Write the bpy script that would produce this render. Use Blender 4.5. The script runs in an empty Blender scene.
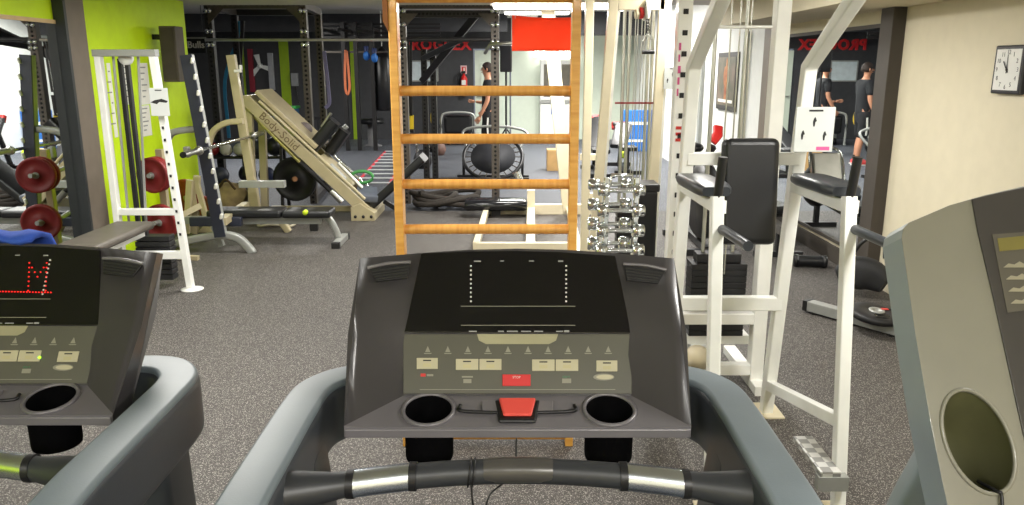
import bpy, bmesh, math, random
from mathutils import Vector as V, Matrix
random.seed(7)
S = bpy.context.scene
COL = S.collection
PI = math.pi

# ---------------------------------------------------------------- camera, light, exposure
F, HC = 781.0, 1.70                      # focal length in pixels of the 1024x505 frame, eye height
PIT = math.atan(185.5 / F)               # camera looks down a little
cP, sP = math.cos(PIT), math.sin(PIT)
cam = bpy.data.cameras.new('camera'); cam.sensor_width = 36; cam.lens = 36 * F / 1024
cam.clip_start = 0.02; cam.clip_end = 100
camo = bpy.data.objects.new('camera', cam); COL.objects.link(camo)
camo.location = (0, 0, HC); camo.rotation_euler = (PI / 2 - PIT, 0, 0)
S.camera = camo
S.view_settings.view_transform = 'Standard'; S.view_settings.look = 'None'
S.view_settings.gamma = 1.0; S.view_settings.use_curve_mapping = False
S.view_settings.exposure = 0.22
w = bpy.data.worlds.new('world'); S.world = w; w.use_nodes = True
w.node_tree.nodes['Background'].inputs[0].default_value = (.75, .8, .9, 1)
w.node_tree.nodes['Background'].inputs[1].default_value = 0.25
S.cycles.max_bounces = 7; S.cycles.diffuse_bounces = 4; S.cycles.glossy_bounces = 4
S.cycles.transmission_bounces = 3; S.cycles.caustics_reflective = False; S.cycles.caustics_refractive = False
S.cycles.sample_clamp_indirect = 6.0

# gym ceiling lamps, mostly out of view; several added to brighten fronts and corners: (x, y, z, sx, sy, watts)
LAMPS = [(-1.3, 3.3, 2.37, .3, 1.3, 52), (.9, -1.2, 2.37, 1.3, .3, 92),
         (-2.3, 4.4, 2.37, .3, 1.3, 38), (1.75, 2.1, 2.37, .3, 1.3, 46),
         (.45, 8.6, 2.37, 1.3, .34, 80), (-1.6, 6.8, 2.37, 1.3, .3, 46), (1.2, 5.6, 2.37, .3, 1.3, 50), (-1.5, -1.2, 2.37, 1.3, .3, 60),
         (1.3, 12.2, 2.8, .3, 1.3, 150), (.5, 16.4, 2.8, 1.3, .3, 110), (2.0, 14.8, 2.8, .3, 1.3, 140),
         (-4.6, 13.8, 2.8, .3, 1.3, 120)]
for k, (x, y, z, sx, sy, pw) in enumerate(LAMPS):
    l = bpy.data.lights.new('lamp_light', 'AREA'); l.shape = 'RECTANGLE'; l.size = sx; l.size_y = sy
    l.energy = pw; l.color = (1.0, .975, .925)
    o = bpy.data.objects.new('lamp_light', l); COL.objects.link(o); o.location = (x, y, z - .085)

def ray(x, y):
    r = (x - 512) / F; u = (252.5 - y) / F
    return V((r, cP + u * sP, -sP + u * cP))
def at(x, y, Y):                          # the point at depth Y seen at a pixel
    d = ray(x, y); t = Y / d.y
    return V((d.x * t, Y, HC + d.z * t))
def fl(x, y, z=0.0):                      # the point at height z
    d = ray(x, y); t = (z - HC) / d.z
    return V((d.x * t, d.y * t, z))
def wx(x, y, X):                          # the point on the wall plane X
    d = ray(x, y); t = X / d.x
    return V((X, d.y * t, HC + d.z * t))

# ---------------------------------------------------------------- materials
def lin(c):
    return tuple(((v / 255) / 12.92 if v / 255 <= .04045 else ((v / 255 + .055) / 1.055) ** 2.4) for v in c)
MC = {}
def mat(name, col, rough=.5, metal=0.0, var=.08, scale=9.0, bump=.0, bscale=120.0, emit=0.0, coat=0.0, col2=None, stretch=None):
    if name in MC: return MC[name]
    m = bpy.data.materials.new(name); m.use_nodes = True; MC[name] = m
    nt = m.node_tree; N, L = nt.nodes, nt.links
    b = N['Principled BSDF']
    c = lin(col)
    tc = N.new('ShaderNodeTexCoord'); src = tc.outputs['Object']
    if stretch:
        mp = N.new('ShaderNodeMapping'); mp.inputs['Scale'].default_value = stretch
        L.new(src, mp.inputs[0]); src = mp.outputs[0]
    nz = N.new('ShaderNodeTexNoise'); nz.inputs['Scale'].default_value = scale; nz.inputs['Detail'].default_value = 5
    L.new(src, nz.inputs['Vector'])
    cr = N.new('ShaderNodeValToRGB')
    c2 = lin(col2) if col2 else None
    lo = c2 if c2 else tuple(v * (1 - var) for v in c); hi = c if c2 else tuple(min(1, v * (1 + var)) for v in c)
    cr.color_ramp.elements[0].position = .35; cr.color_ramp.elements[1].position = .65
    cr.color_ramp.elements[0].color = (*lo, 1); cr.color_ramp.elements[1].color = (*hi, 1)
    L.new(nz.outputs[0], cr.inputs[0]); L.new(cr.outputs[0], b.inputs['Base Color'])
    b.inputs['Roughness'].default_value = rough; b.inputs['Metallic'].default_value = metal
    if coat: b.inputs['Coat Weight'].default_value = coat; b.inputs['Coat Roughness'].default_value = .08
    if bump:
        n2 = N.new('ShaderNodeTexNoise'); n2.inputs['Scale'].default_value = bscale; n2.inputs['Detail'].default_value = 3
        L.new(tc.outputs['Object'], n2.inputs['Vector'])
        bp = N.new('ShaderNodeBump'); bp.inputs['Strength'].default_value = bump; bp.inputs['Distance'].default_value = .004
        L.new(n2.outputs[0], bp.inputs['Height']); L.new(bp.outputs[0], b.inputs['Normal'])
    if emit:
        b.inputs['Emission Color'].default_value = (*c, 1); b.inputs['Emission Strength'].default_value = emit
    return m
def rubber(name, base, speck, amount):
    m = bpy.data.materials.new(name); m.use_nodes = True; MC[name] = m
    nt = m.node_tree; N, L = nt.nodes, nt.links; b = N['Principled BSDF']
    tc = N.new('ShaderNodeTexCoord')
    vo = N.new('ShaderNodeTexVoronoi'); vo.inputs['Scale'].default_value = 300
    L.new(tc.outputs['Object'], vo.inputs['Vector'])
    sep = N.new('ShaderNodeSeparateColor'); L.new(vo.outputs['Color'], sep.inputs[0])
    cr = N.new('ShaderNodeValToRGB'); e = cr.color_ramp.elements
    d = lin(base)
    e[0].position = 0; e[0].color = (*[v * .5 for v in d], 1)
    e[1].position = 1 - amount; e[1].color = (*[v * 1.3 for v in d], 1)
    x = e.new(1 - amount + .02); x.color = (*lin(speck), 1)
    L.new(sep.outputs[0], cr.inputs[0])
    nz = N.new('ShaderNodeTexNoise'); nz.inputs['Scale'].default_value = .9; nz.inputs['Detail'].default_value = 4
    L.new(tc.outputs['Object'], nz.inputs['Vector'])
    mr = N.new('ShaderNodeMapRange'); mr.inputs[3].default_value = .86; mr.inputs[4].default_value = 1.12
    L.new(nz.outputs[0], mr.inputs[0])
    mx = N.new('ShaderNodeMix'); mx.data_type = 'RGBA'; mx.blend_type = 'MULTIPLY'; mx.inputs[0].default_value = 1
    L.new(cr.outputs[0], mx.inputs[6]); L.new(mr.outputs[0], mx.inputs[7]); L.new(mx.outputs[2], b.inputs['Base Color'])
    b.inputs['Roughness'].default_value = .62; b.inputs['Specular IOR Level'].default_value = .35
    bp = N.new('ShaderNodeBump'); bp.inputs['Strength'].default_value = .25; bp.inputs['Distance'].default_value = .003
    L.new(sep.outputs[1], bp.inputs['Height']); L.new(bp.outputs[0], b.inputs['Normal'])
    return m
def mirror_mat():
    m = bpy.data.materials.new('mirror_silver'); m.use_nodes = True
    N, L = m.node_tree.nodes, m.node_tree.links; b = N['Principled BSDF']
    nz = N.new('ShaderNodeTexNoise'); nz.inputs['Scale'].default_value = 1.5
    cr = N.new('ShaderNodeValToRGB')
    cr.color_ramp.elements[0].color = (.74, .77, .77, 1); cr.color_ramp.elements[1].color = (.8, .83, .82, 1)
    L.new(nz.outputs[0], cr.inputs[0]); L.new(cr.outputs[0], b.inputs['Base Color'])
    b.inputs['Metallic'].default_value = 1; b.inputs['Roughness'].default_value = .012
    return m
def checker_plate():
    m = bpy.data.materials.new('tread_plate'); m.use_nodes = True
    N, L = m.node_tree.nodes, m.node_tree.links; b = N['Principled BSDF']
    tc = N.new('ShaderNodeTexCoord'); ch = N.new('ShaderNodeTexChecker'); ch.inputs['Scale'].default_value = 26
    ch.inputs[1].default_value = (.62, .62, .6, 1); ch.inputs[2].default_value = (.3, .3, .29, 1)
    L.new(tc.outputs['Object'], ch.inputs[0]); L.new(ch.outputs[0], b.inputs['Base Color'])
    b.inputs['Metallic'].default_value = .35; b.inputs['Roughness'].default_value = .4
    return m

M_FLOOR = rubber('rubber_floor', (70, 66, 63), (150, 146, 140), .15)
M_FLOOR2 = rubber('rear_rubber_floor', (84, 87, 94), (140, 145, 154), .10)
M_MIRROR = mirror_mat()
M_TREAD = checker_plate()
white = mat('white_enamel', (242, 243, 239), .32, var=.03, coat=.3)
cream = mat('cream_enamel', (230, 219, 190), .36, var=.04, coat=.2)
beige = mat('beige_enamel', (182, 170, 136), .38, var=.05, coat=.2)
steelg = mat('silver_grey_enamel', (158, 160, 156), .35, .25, var=.05)
chrome = mat('chrome', (222, 226, 228), .12, 1.0, var=.03)
steel = mat('brushed_steel', (196, 196, 190), .3, 1.0, var=.06)
brass = mat('grip_steel', (222, 230, 240), .24, 1.0, var=.03)
vinyl = mat('black_vinyl', (22, 23, 26), .38, var=.12, bump=.12, bscale=260)
vinyl2 = mat('slate_vinyl', (52, 56, 62), .33, var=.12, bump=.12, bscale=260)
brownv = mat('taupe_vinyl', (92, 86, 78), .45, var=.1, bump=.1)
blackp = mat('black_plastic', (22, 22, 24), .42, var=.15)
blackm = mat('black_steel', (38, 38, 40), .4, .3, var=.12)
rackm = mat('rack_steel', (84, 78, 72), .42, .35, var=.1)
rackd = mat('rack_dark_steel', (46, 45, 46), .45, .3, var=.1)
iron = mat('cast_iron', (34, 34, 36), .5, .2, var=.2, bump=.2)
redp = mat('red_rubber', (132, 30, 32), .5, var=.14)
redb = mat('red_plastic', (206, 42, 40), .4, var=.06)
salmon = mat('coral_plastic', (228, 84, 74), .35, var=.05)
wood = mat('honey_wood', (240, 182, 92), .4, col2=(224, 158, 70), scale=5, stretch=(1, 1, 9), coat=.25)
woodr = mat('honey_wood_rung', (238, 178, 92), .4, col2=(222, 154, 72), scale=5, stretch=(9, 1, 1), coat=.25)
woodd = mat('brown_wood', (150, 92, 40), .5, col2=(120, 70, 28), scale=6)
green = mat('lime_paint', (204, 238, 4), .6, var=.03)
greens = mat('lime_stripe', (150, 182, 20), .6, var=.05)
wallc = mat('cream_paint', (216, 207, 182), .7, var=.02, bump=.05, bscale=60)
wallp = mat('pale_green_paint', (214, 224, 208), .7, var=.02)
wallw = mat('white_paint', (230, 232, 228), .7, var=.02)
ceilm = mat('ceiling_paint', (204, 200, 194), .8, var=.03)
darkw = mat('charcoal_paint', (62, 63, 66), .7, var=.08)
darkw2 = mat('black_paint', (36, 37, 40), .7, var=.1)
pilm = mat('taupe_paint', (116, 106, 94), .6, var=.05)
pild = mat('dark_taupe_paint', (66, 60, 54), .6, var=.05)
oak = mat('pale_wood_trim', (206, 178, 130), .5, var=.06)
conm = mat('console_plastic', (66, 64, 65), .3, var=.06, coat=.25, bump=.03, bscale=400)
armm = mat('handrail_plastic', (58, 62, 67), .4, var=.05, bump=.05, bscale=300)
arm_lit = mat('handrail_lit_top_plastic', (108, 119, 125), .5, var=.04, bump=.06, bscale=300)  # handrail plastic lightened for the light on its top
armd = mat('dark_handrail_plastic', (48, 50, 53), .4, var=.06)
tray = mat('tray_plastic', (118, 115, 118), .32, .15, var=.05)
prnd = mat('print_dim', (150, 152, 150), .5, var=.02)
glass = mat('display_glass', (10, 10, 15), .09, var=.1, coat=.5)
olive = mat('keypad_film', (84, 83, 71), .42, var=.03)
keyc = mat('key_cream', (186, 180, 150), .4, var=.03)
prnt = mat('print_white', (214, 214, 206), .5, var=.02)
prng = mat('print_grey', (140, 138, 122), .5, var=.02)
prnr = mat('print_red', (200, 50, 44), .5, var=.02)
ledr = mat('led_red', (255, 30, 26), .5, emit=.8)
ledg = mat('led_green', (150, 255, 40), .5, emit=2.5)
paper = mat('paper', (236, 236, 228), .7, var=.02)
papg = mat('paper_grey', (206, 210, 208), .6, var=.02)
ink = mat('ink', (34, 34, 36), .7)
pink = mat('magenta_print', (214, 92, 150), .6)
tube = mat('lamp_diffuser', (255, 250, 238), .5, emit=5.0)
skin1 = mat('skin', (196, 140, 110), .5, var=.06)
hairm = mat('dark_hair', (42, 30, 24), .7, var=.2)
shirt = mat('black_cloth', (30, 32, 36), .85, var=.15, bump=.2)
shortm = mat('black_shorts_cloth', (24, 25, 28), .85, var=.15, bump=.2)
shoem = mat('coral_shoe', (236, 84, 84), .6, var=.06)
navy = mat('navy_enamel', (44, 48, 62), .4, var=.08)
yellow = mat('yellow_webbing', (226, 196, 40), .6, var=.08)
lime = mat('lime_plastic', (196, 222, 40), .5, var=.06)
bluem = mat('blue_plastic', (40, 110, 190), .5, var=.06)
bluet = mat('blue_towel', (52, 88, 190), .9, var=.12, bump=.4, bscale=200)
flag = mat('red_banner_cloth', (250, 104, 62), .75, var=.04, bump=.1, bscale=40)
_n, _l = flag.node_tree.nodes, flag.node_tree.links          # thin cloth lets lamp light through
_t = _n.new('ShaderNodeBsdfTranslucent'); _t.inputs[0].default_value = (*lin((255, 112, 66)), 1)
_m = _n.new('ShaderNodeMixShader'); _m.inputs[0].default_value = .55
_l.new(_n['Principled BSDF'].outputs[0], _m.inputs[1]); _l.new(_t.outputs[0], _m.inputs[2]); _l.new(_m.outputs[0], _n['Material Output'].inputs[0])
ropem = mat('dark_rope', (50, 45, 40), .9, var=.25, scale=60, bump=.5, bscale=90)
card = mat('cardboard', (206, 166, 110), .8, var=.06)
orange = mat('orange_rubber', (214, 118, 76), .6, var=.06)
lav = mat('lavender_rubber', (140, 136, 176), .6)
teal = mat('teal_rubber', (44, 128, 168), .6)
shellg = mat('shell_grey', (130, 128, 114), .38, var=.03, coat=.15)
shellb = mat('shell_blue_grey', (144, 156, 160), .38, var=.03, coat=.15)
shelld = mat('panel_dark_grey', (58, 55, 51), .4, var=.04)

# ---------------------------------------------------------------- mesh building
def org(o):
    p = V((0, 0, 0))
    while o is not None: p = p + o.location; o = o.parent
    return p
class MB:
    def __init__(s): s.v = []; s.f = []; s.s = []
    def add(s, v, f, smooth=False):
        n = len(s.v); s.v += [V(p) for p in v]; s.f += [tuple(i + n for i in q) for q in f]; s.s += [smooth] * len(f); return s
    def box(s, lo, hi):
        x0, y0, z0 = lo; x1, y1, z1 = hi
        return s.add([(x0, y0, z0), (x1, y0, z0), (x1, y1, z0), (x0, y1, z0), (x0, y0, z1), (x1, y0, z1), (x1, y1, z1), (x0, y1, z1)],
                     [(3, 2, 1, 0), (4, 5, 6, 7), (0, 1, 5, 4), (1, 2, 6, 5), (2, 3, 7, 6), (3, 0, 4, 7)])
    def cbox(s, c, d, R=None):            # centred box, optional rotation matrix
        v = [V((sx * d[0] / 2, sy * d[1] / 2, sz * d[2] / 2)) for sz in (-1, 1) for sx, sy in ((-1, -1), (1, -1), (1, 1), (-1, 1))]
        if R is not None: v = [R @ p for p in v]
        return s.add([p + V(c) for p in v], [(3, 2, 1, 0), (4, 5, 6, 7), (0, 1, 5, 4), (1, 2, 6, 5), (2, 3, 7, 6), (3, 0, 4, 7)])
    def sweep(s, pts, sec, up=(0, 0, 1), caps=True, closed=False, smooth=True, scale=None):
        pts = [V(p) for p in pts]; n = len(pts); m = len(sec); vs = []
        up = V(up)
        for i, p in enumerate(pts):
            a = pts[i - 1] if (i > 0 or closed) else p; b = pts[(i + 1) % n] if (i < n - 1 or closed) else p
            t = (b - a).normalized()
            sd = t.cross(up)
            if sd.length < 1e-4: sd = t.cross(V((1, 0, 0)) if abs(t.x) < .9 else V((0, 1, 0)))
            sd.normalize(); u = sd.cross(t)
            k = 1.0
            if 0 < i < n - 1 or closed:
                d1 = (p - a).normalized(); k = 1 / max(.6, math.cos(d1.angle(t, 0)))
            q = scale[i] if scale else 1.0
            vs += [p + sd * (x * q * k) + u * (y * q * (k if m <= 4 else 1)) for x, y in sec]
        fs = []
        for i in range(n if closed else n - 1):
            j = (i + 1) % n
            fs += [(i * m + k, i * m + (k + 1) % m, j * m + (k + 1) % m, j * m + k) for k in range(m)]
        s.add(vs, fs, smooth)
        if caps and not closed:
            s.add(vs[:m], [tuple(range(m))[::-1]]); s.add(vs[-m:], [tuple(range(m))])
        return s
    def bar(s, p, q, w, h=None, up=(0, 0, 1)):
        h = h or w
        return s.sweep([p, q], [(-w / 2, -h / 2), (w / 2, -h / 2), (w / 2, h / 2), (-w / 2, h / 2)], up, smooth=False)
    def beam(s, pts, w, h=None, up=(0, 0, 1)):
        h = h or w
        return s.sweep(pts, [(-w / 2, -h / 2), (w / 2, -h / 2), (w / 2, h / 2), (-w / 2, h / 2)], up, smooth=False)
    def tube(s, pts, r, n=10, closed=False, scale=None, up=(0, 0, 1)):
        return s.sweep(pts, [(r * math.cos(2 * PI * k / n), r * math.sin(2 * PI * k / n)) for k in range(n)], up, closed=closed, scale=scale)
    def lathe(s, prof, c, ax=(0, 0, 1), n=20, smooth=True):   # prof: (radius, height) list
        ax = V(ax).normalized(); a = ax.orthogonal().normalized(); b = ax.cross(a); c = V(c); vs = []
        for r, h in prof:
            vs += [c + ax * h + (a * math.cos(2 * PI * k / n) + b * math.sin(2 * PI * k / n)) * r for k in range(n)]
        fs = [(i * n + k, i * n + (k + 1) % n, (i + 1) * n + (k + 1) % n, (i + 1) * n + k) for i in range(len(prof) - 1) for k in range(n)]
        s.add(vs, fs, smooth)
        if prof[0][0] > 1e-5: s.add(vs[:n], [tuple(range(n))[::-1]])
        if prof[-1][0] > 1e-5: s.add(vs[-n:], [tuple(range(n))])
        return s
    def ball(s, c, r, n=14, k=9):
        r = r if isinstance(r, (tuple, list)) else (r, r, r); c = V(c); vs = []
        for i in range(k + 1):
            a = PI * i / k - PI / 2
            vs += [c + V((r[0] * math.cos(a) * math.cos(2 * PI * j / n), r[1] * math.cos(a) * math.sin(2 * PI * j / n), r[2] * math.sin(a))) for j in range(n)]
        return s.add(vs, [(i * n + j, i * n + (j + 1) % n, (i + 1) * n + (j + 1) % n, (i + 1) * n + j) for i in range(k) for j in range(n)], True)
    def prism(s, poly, vec):
        vec = V(vec); n = len(poly); p = [V(q) for q in poly]
        nrm = V((0, 0, 0))
        for i in range(n): nrm += p[i].cross(p[(i + 1) % n])
        if nrm.dot(vec) > 0: p = p[::-1]
        vs = p + [q + vec for q in p]
        return s.add(vs, [tuple(range(n)), tuple(range(2 * n - 1, n - 1, -1))] + [(i, i + n, (i + 1) % n + n, (i + 1) % n) for i in range(n)])
    def build(s, name, m, parent=None, bevel=0, seg=2, loc=None):
        o3 = org(parent) if parent else V(loc if loc is not None else (0, 0, 0))
        me = bpy.data.meshes.new(name)
        me.from_pydata([tuple(p - o3) for p in s.v], [], s.f)
        me.polygons.foreach_set('use_smooth', s.s)
        me.materials.append(m); me.update()
        o = bpy.data.objects.new(name, me); COL.objects.link(o)
        if parent: o.parent = parent
        else: o.location = o3
        if bevel:
            b = o.modifiers.new('bevel', 'BEVEL'); b.width = bevel; b.segments = seg; b.limit_method = 'ANGLE'; b.angle_limit = .6
        return o
def rsec(w, h, r, n=4):                   # rounded rectangle section
    out = []
    for cx, cy, a0 in ((w / 2 - r, h / 2 - r, 0), (-w / 2 + r, h / 2 - r, PI / 2), (-w / 2 + r, -h / 2 + r, PI), (w / 2 - r, -h / 2 + r, 1.5 * PI)):
        out += [(cx + r * math.cos(a0 + PI / 2 * k / n), cy + r * math.sin(a0 + PI / 2 * k / n)) for k in range(n + 1)]
    return out
def curve_pts(pts, n=6):                  # Catmull-Rom through points
    P = [V(p) for p in pts]; P = [P[0] * 2 - P[1]] + P + [P[-1] * 2 - P[-2]]; out = []
    for i in range(1, len(P) - 2):
        for k in range(n):
            t = k / n; a, b, c, d = P[i - 1], P[i], P[i + 1], P[i + 2]
            out.append(.5 * ((2 * b) + (c - a) * t + (2 * a - 5 * b + 4 * c - d) * t * t + (3 * b - a - 3 * c + d) * t ** 3))
    return out + [P[-2]]
def tag(o, label, cat=None, group=None, kind=None):
    if label: o['label'] = label
    if cat: o['category'] = cat
    if group: o['group'] = group
    if kind: o['kind'] = kind
    return o
def thing(name, label, cat, loc, group=None):
    o = bpy.data.objects.new(name, None); COL.objects.link(o); o.location = V(loc); o.empty_display_size = .1
    return tag(o, label, cat, group)
def copy_tree(o, parent=None):
    c = o.copy(); COL.objects.link(c); c.parent = parent
    for ch in list(o.children): copy_tree(ch, c)
    return c
def text(s_, size, ctr, xd, yd, name, m, parent=None, ext=.001, loc=None, bold=0.0, space=1.0):
    cu = bpy.data.curves.new('lettering', 'FONT'); cu.body = s_; cu.size = size; cu.align_x = 'CENTER'; cu.align_y = 'CENTER'
    cu.extrude = ext; cu.offset = bold; cu.resolution_u = 2; cu.space_character = space
    t = bpy.data.objects.new('lettering', cu); COL.objects.link(t)
    dg = bpy.context.evaluated_depsgraph_get(); ev = t.evaluated_get(dg); me = ev.to_mesh()
    xd = V(xd).normalized(); yd = V(yd).normalized(); zd = xd.cross(yd)
    vs = [V(ctr) + xd * p.co.x + yd * p.co.y + zd * p.co.z for p in me.vertices]; fs = [tuple(q.vertices) for q in me.polygons]
    ev.to_mesh_clear(); bpy.data.objects.remove(t); bpy.data.curves.remove(cu)
    return MB().add(vs, fs).build(name, m, parent, loc=loc)
def cut(o, cutters):                      # boolean cut, evaluated
    for x in [o] + cutters:
        bm = bmesh.new(); bm.from_mesh(x.data); bmesh.ops.recalc_face_normals(bm, faces=bm.faces); bm.to_mesh(x.data); bm.free()
    for i, c in enumerate(cutters):
        b = o.modifiers.new('cut%d' % i, 'BOOLEAN'); b.operation = 'DIFFERENCE'; b.object = c; b.solver = 'EXACT'
    bpy.context.view_layer.update()
    dg = bpy.context.evaluated_depsgraph_get()
    me = bpy.data.meshes.new_from_object(o.evaluated_get(dg), depsgraph=dg)
    o.modifiers.clear(); o.data = me
    for c in cutters: bpy.data.objects.remove(c)
def hull_skin(verts, edges, sub=1):       # skin-modifier surface: verts = (pos, radius)
    me = bpy.data.meshes.new('skin'); me.from_pydata([tuple(v[0]) for v in verts], edges, []); o = bpy.data.objects.new('skin', me); COL.objects.link(o)
    o.modifiers.new('skin', 'SKIN')
    for i, v in enumerate(verts):
        sv = me.skin_vertices[0].data[i]; r = v[1]; sv.radius = r if isinstance(r, tuple) else (r, r); sv.use_root = (i == 0)
    sm = o.modifiers.new('sub', 'SUBSURF'); sm.levels = sub; sm.render_levels = sub
    bpy.context.view_layer.update()
    dg = bpy.context.evaluated_depsgraph_get(); ev = o.evaluated_get(dg); m2 = ev.to_mesh()
    vs = [p.co.copy() for p in m2.vertices]; fs = [tuple(q.vertices) for q in m2.polygons]
    ev.to_mesh_clear(); bpy.data.objects.remove(o)
    return vs, fs
def disc_prof(r, w, hub=.2, hole=.0):     # weight plate profile, axis centred
    return [(0, -w / 2), (r * hub, -w / 2), (r * hub, -w * .35), (r * .8, -w * .35), (r * .84, -w / 2), (r * .97, -w / 2), (r, -w * .4),
            (r, w * .4), (r * .97, w / 2), (r * .84, w / 2), (r * .8, w * .35), (r * hub, w * .35), (r * hub, w / 2), (0, w / 2)]

# ---------------------------------------------------------------- the room
def struct(name, b, m, parent=None, bevel=0, label=None, cat=None):
    o = b.build(name, m, parent, bevel)
    if not parent: tag(o, label, cat, kind='structure')
    return o
XL, XR, ZC = -3.6, 2.9, 2.40
Y1, YB, ZF = 9.5, 19.0, 2.82             # near room ends at Y1, rear wall at YB
struct('floor', MB().box((XL - .2, -2.6, -.1), (XR + .2, 9.35, 0)), M_FLOOR, label='speckled dark grey rubber floor of the front gym room', cat='floor')
struct('floor_rear', MB().box((-8.2, 9.35, -.1), (XR + .2, YB + .2, 0)), M_FLOOR2, label='bluish grey rubber floor of the rear training area', cat='floor')
struct('ceiling', MB().box((XL - .2, -2.6, ZC), (XR + .2, Y1, ZC + .1)), ceilm, label='pale grey plaster ceiling of the front room', cat='ceiling')
struct('ceiling_rear', MB().box((-8.2, Y1, ZF), (XR + .2, YB + .2, ZF + .1)), ceilm, label='higher pale grey ceiling of the rear area', cat='ceiling')
struct('trim_1', MB().box((-8.2, Y1 - .02, ZC + .1), (XR + .2, Y1 + .05, ZF)), ceilm, label='short grey ceiling step between the two rooms', cat='trim')
struct('wall_left', MB().box((XL - .2, -2.6, 0), (XL, 8.95, ZC)), green, label='lime green painted wall behind the white pulley machine', cat='wall')
struct('wall_right', MB().box((XR, -2.6, 0), (XR + .2, 9.0, ZC)), wallc, label='plain cream wall carrying the clock', cat='wall')
struct('wall_right_rear', MB().box((XR, 9.0, 0), (XR + .2, YB, ZF)), wallw, label='white wall with the hanging poster', cat='wall')
struct('wall_front', MB().box((XL - .2, -2.8, 0), (XR + .2, -2.6, ZC)), wallc, label='cream wall behind the treadmills', cat='wall')
struct('wall_return', MB().box((-8.2, 8.65, 0), (XL - .2, 8.95, ZF)), darkw, label='charcoal return wall beside the lime wall end', cat='wall')
struct('wall_left_rear', MB().box((-8.2, 8.95, 0), (-8.0, YB, ZF)), darkw2, label='dark side wall of the rear area', cat='wall')
XD = -.92
struct('wall_back', MB().box((-8.2, YB, 0), (XD, YB + .2, ZF)).box((XD, YB, 2.12), (XD + .9, YB + .2, ZF)), darkw, label='charcoal rear wall with red lettering and whiteboard', cat='wall')
struct('wall_back_pale', MB().box((XD + .9, YB, 0), (XR + .2, YB + .2, ZF)), wallp, label='pale green rear wall behind the red banner', cat='wall')
d1 = struct('door_1', MB().box((XD + .04, YB + .03, .01), (XD + .86, YB + .08, 2.08)), wallp, label='pale green panelled door in the charcoal wall', cat='door')
for zz in (.25, 1.1):
    struct('panel', MB().box((XD + .16, YB + .01, zz), (XD + .74, YB + .035, zz + .7)), wallp, d1, .01)
struct('door_handle', MB().tube([(XD + .1, YB + .03, 1.02), (XD + .1, YB - .03, 1.02), (XD + .22, YB - .03, 1.02)], .012, 8), steel, d1)
# soffit along the right wall
struct('beam_right', MB().box((2.27, -2.6, 2.13), (XR, 8.9, ZC)), wallc, label='cream boxed soffit running along the clock wall', cat='beam')
# pilasters
struct('pilaster', MB().box((XR - .10, 5.98, 0), (XR, 6.18, 2.13)), pild, bevel=.004, label='dark brown pilaster beside the large wall mirror', cat='pilaster')
struct('pilaster', MB().box((XR - .10, 8.72, 0), (XR, 8.98, 2.13)), pilm, bevel=.004, label='grey brown pilaster at the far end of the wall mirror', cat='pilaster')
struct('pilaster', MB().box((XL, 6.42, 0), (XL + .085, 6.70, ZC)), pilm, bevel=.004, label='taupe pilaster between the mirror and the lime wall', cat='pilaster')
struct('trim_9', MB().box((XL, 6.385, 0), (XL + .09, 6.42, ZC)), mat('dark_slate_paint', (46, 50, 52), .5), label='dark slate edge strip between the mirror and the taupe pilaster', cat='trim')
def mirror(name, X, s, y0, y1, z0, z1, label):
    t = thing(name, label, 'mirror', (X, (y0 + y1) / 2, z0))
    MB().box((min(X, X + s * .012), y0, z0), (max(X, X + s * .012), y1, z1)).build('mirror_glass', M_MIRROR, t)
    for a, b in (((y0, z1), (y1, z1 + .03)), ((y0, z0 - .03), (y1, z0))):
        MB().box((min(X, X + s * .02), a[0], a[1]), (max(X, X + s * .02), b[0], b[1])).build('edge_trim', oak if s > 0 else pild, t)
mirror('wall_mirror', XR, -1, 6.19, 8.71, .20, 2.0, 'large wall mirror beside the cream clock wall, reflecting the red lettering')
mirror('wall_mirror', XL, 1, 1.6, 6.38, .12, 2.03, 'large wall mirror below the lime band, reflecting red weight plates')
# rear area: lime stripes, dark duct
for k, (px, w_) in enumerate(((244, .16), (287, .22), (356, .18))):
    X = at(px, 100, YB).x
    struct('trim_%d' % (2 + k), MB().box((X - w_ / 2, YB - .02, 0), (X + w_ / 2, YB, 2.3 if k else 2.5)), greens, label='lime painted stripe on the dark rear wall, %s' % ('nearest the racks corner', 'beside the red hanging strip', 'beside the wall socket')[k], cat='trim')
struct('beam_rear', MB().box((.55, 16.9, 2.36), (XR, 17.5, ZF)), darkw2, label='dark boxed duct under the rear ceiling', cat='beam')
struct('beam_rear_dark', MB().box((-8.0, 17.6, 2.45), (-.1, 17.8, ZF)), darkw, label='dark cross beam under the rear ceiling', cat='beam')
# ceiling lamps
LW = ['in front of the second treadmill', 'behind the treadmills, added to light front faces', 'above the white pulley machine', 'above the near side of the dip tower, added to light its front',
      'behind the red banner', 'above the bench press', 'above the chrome dumbbells, added to light the pulldown machine', 'behind the second treadmill, added to light front faces', 'above the cable frame base', 'beside the dark cross beam', 'near the rear white wall', 'over the dark boxing corner, added to brighten it']
for (x, y, z, sx, sy, pw), wh in zip(LAMPS, LW):
    t = thing('ceiling_lamp', 'white fluorescent ceiling lamp ' + wh, 'lamp', (x, y, z), 'fluorescent ceiling lamps')
    MB().box((x - sx / 2 - .03, y - sy / 2 - .03, z - .03), (x + sx / 2 + .03, y + sy / 2 + .03, z + (ZC - z if z < 2.5 else ZF - z))).build('housing', white, t)
    MB().box((x - sx / 2, y - sy / 2, z - .07), (x + sx / 2, y + sy / 2, z - .03)).build('diffuser', tube, t, .02)
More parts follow.
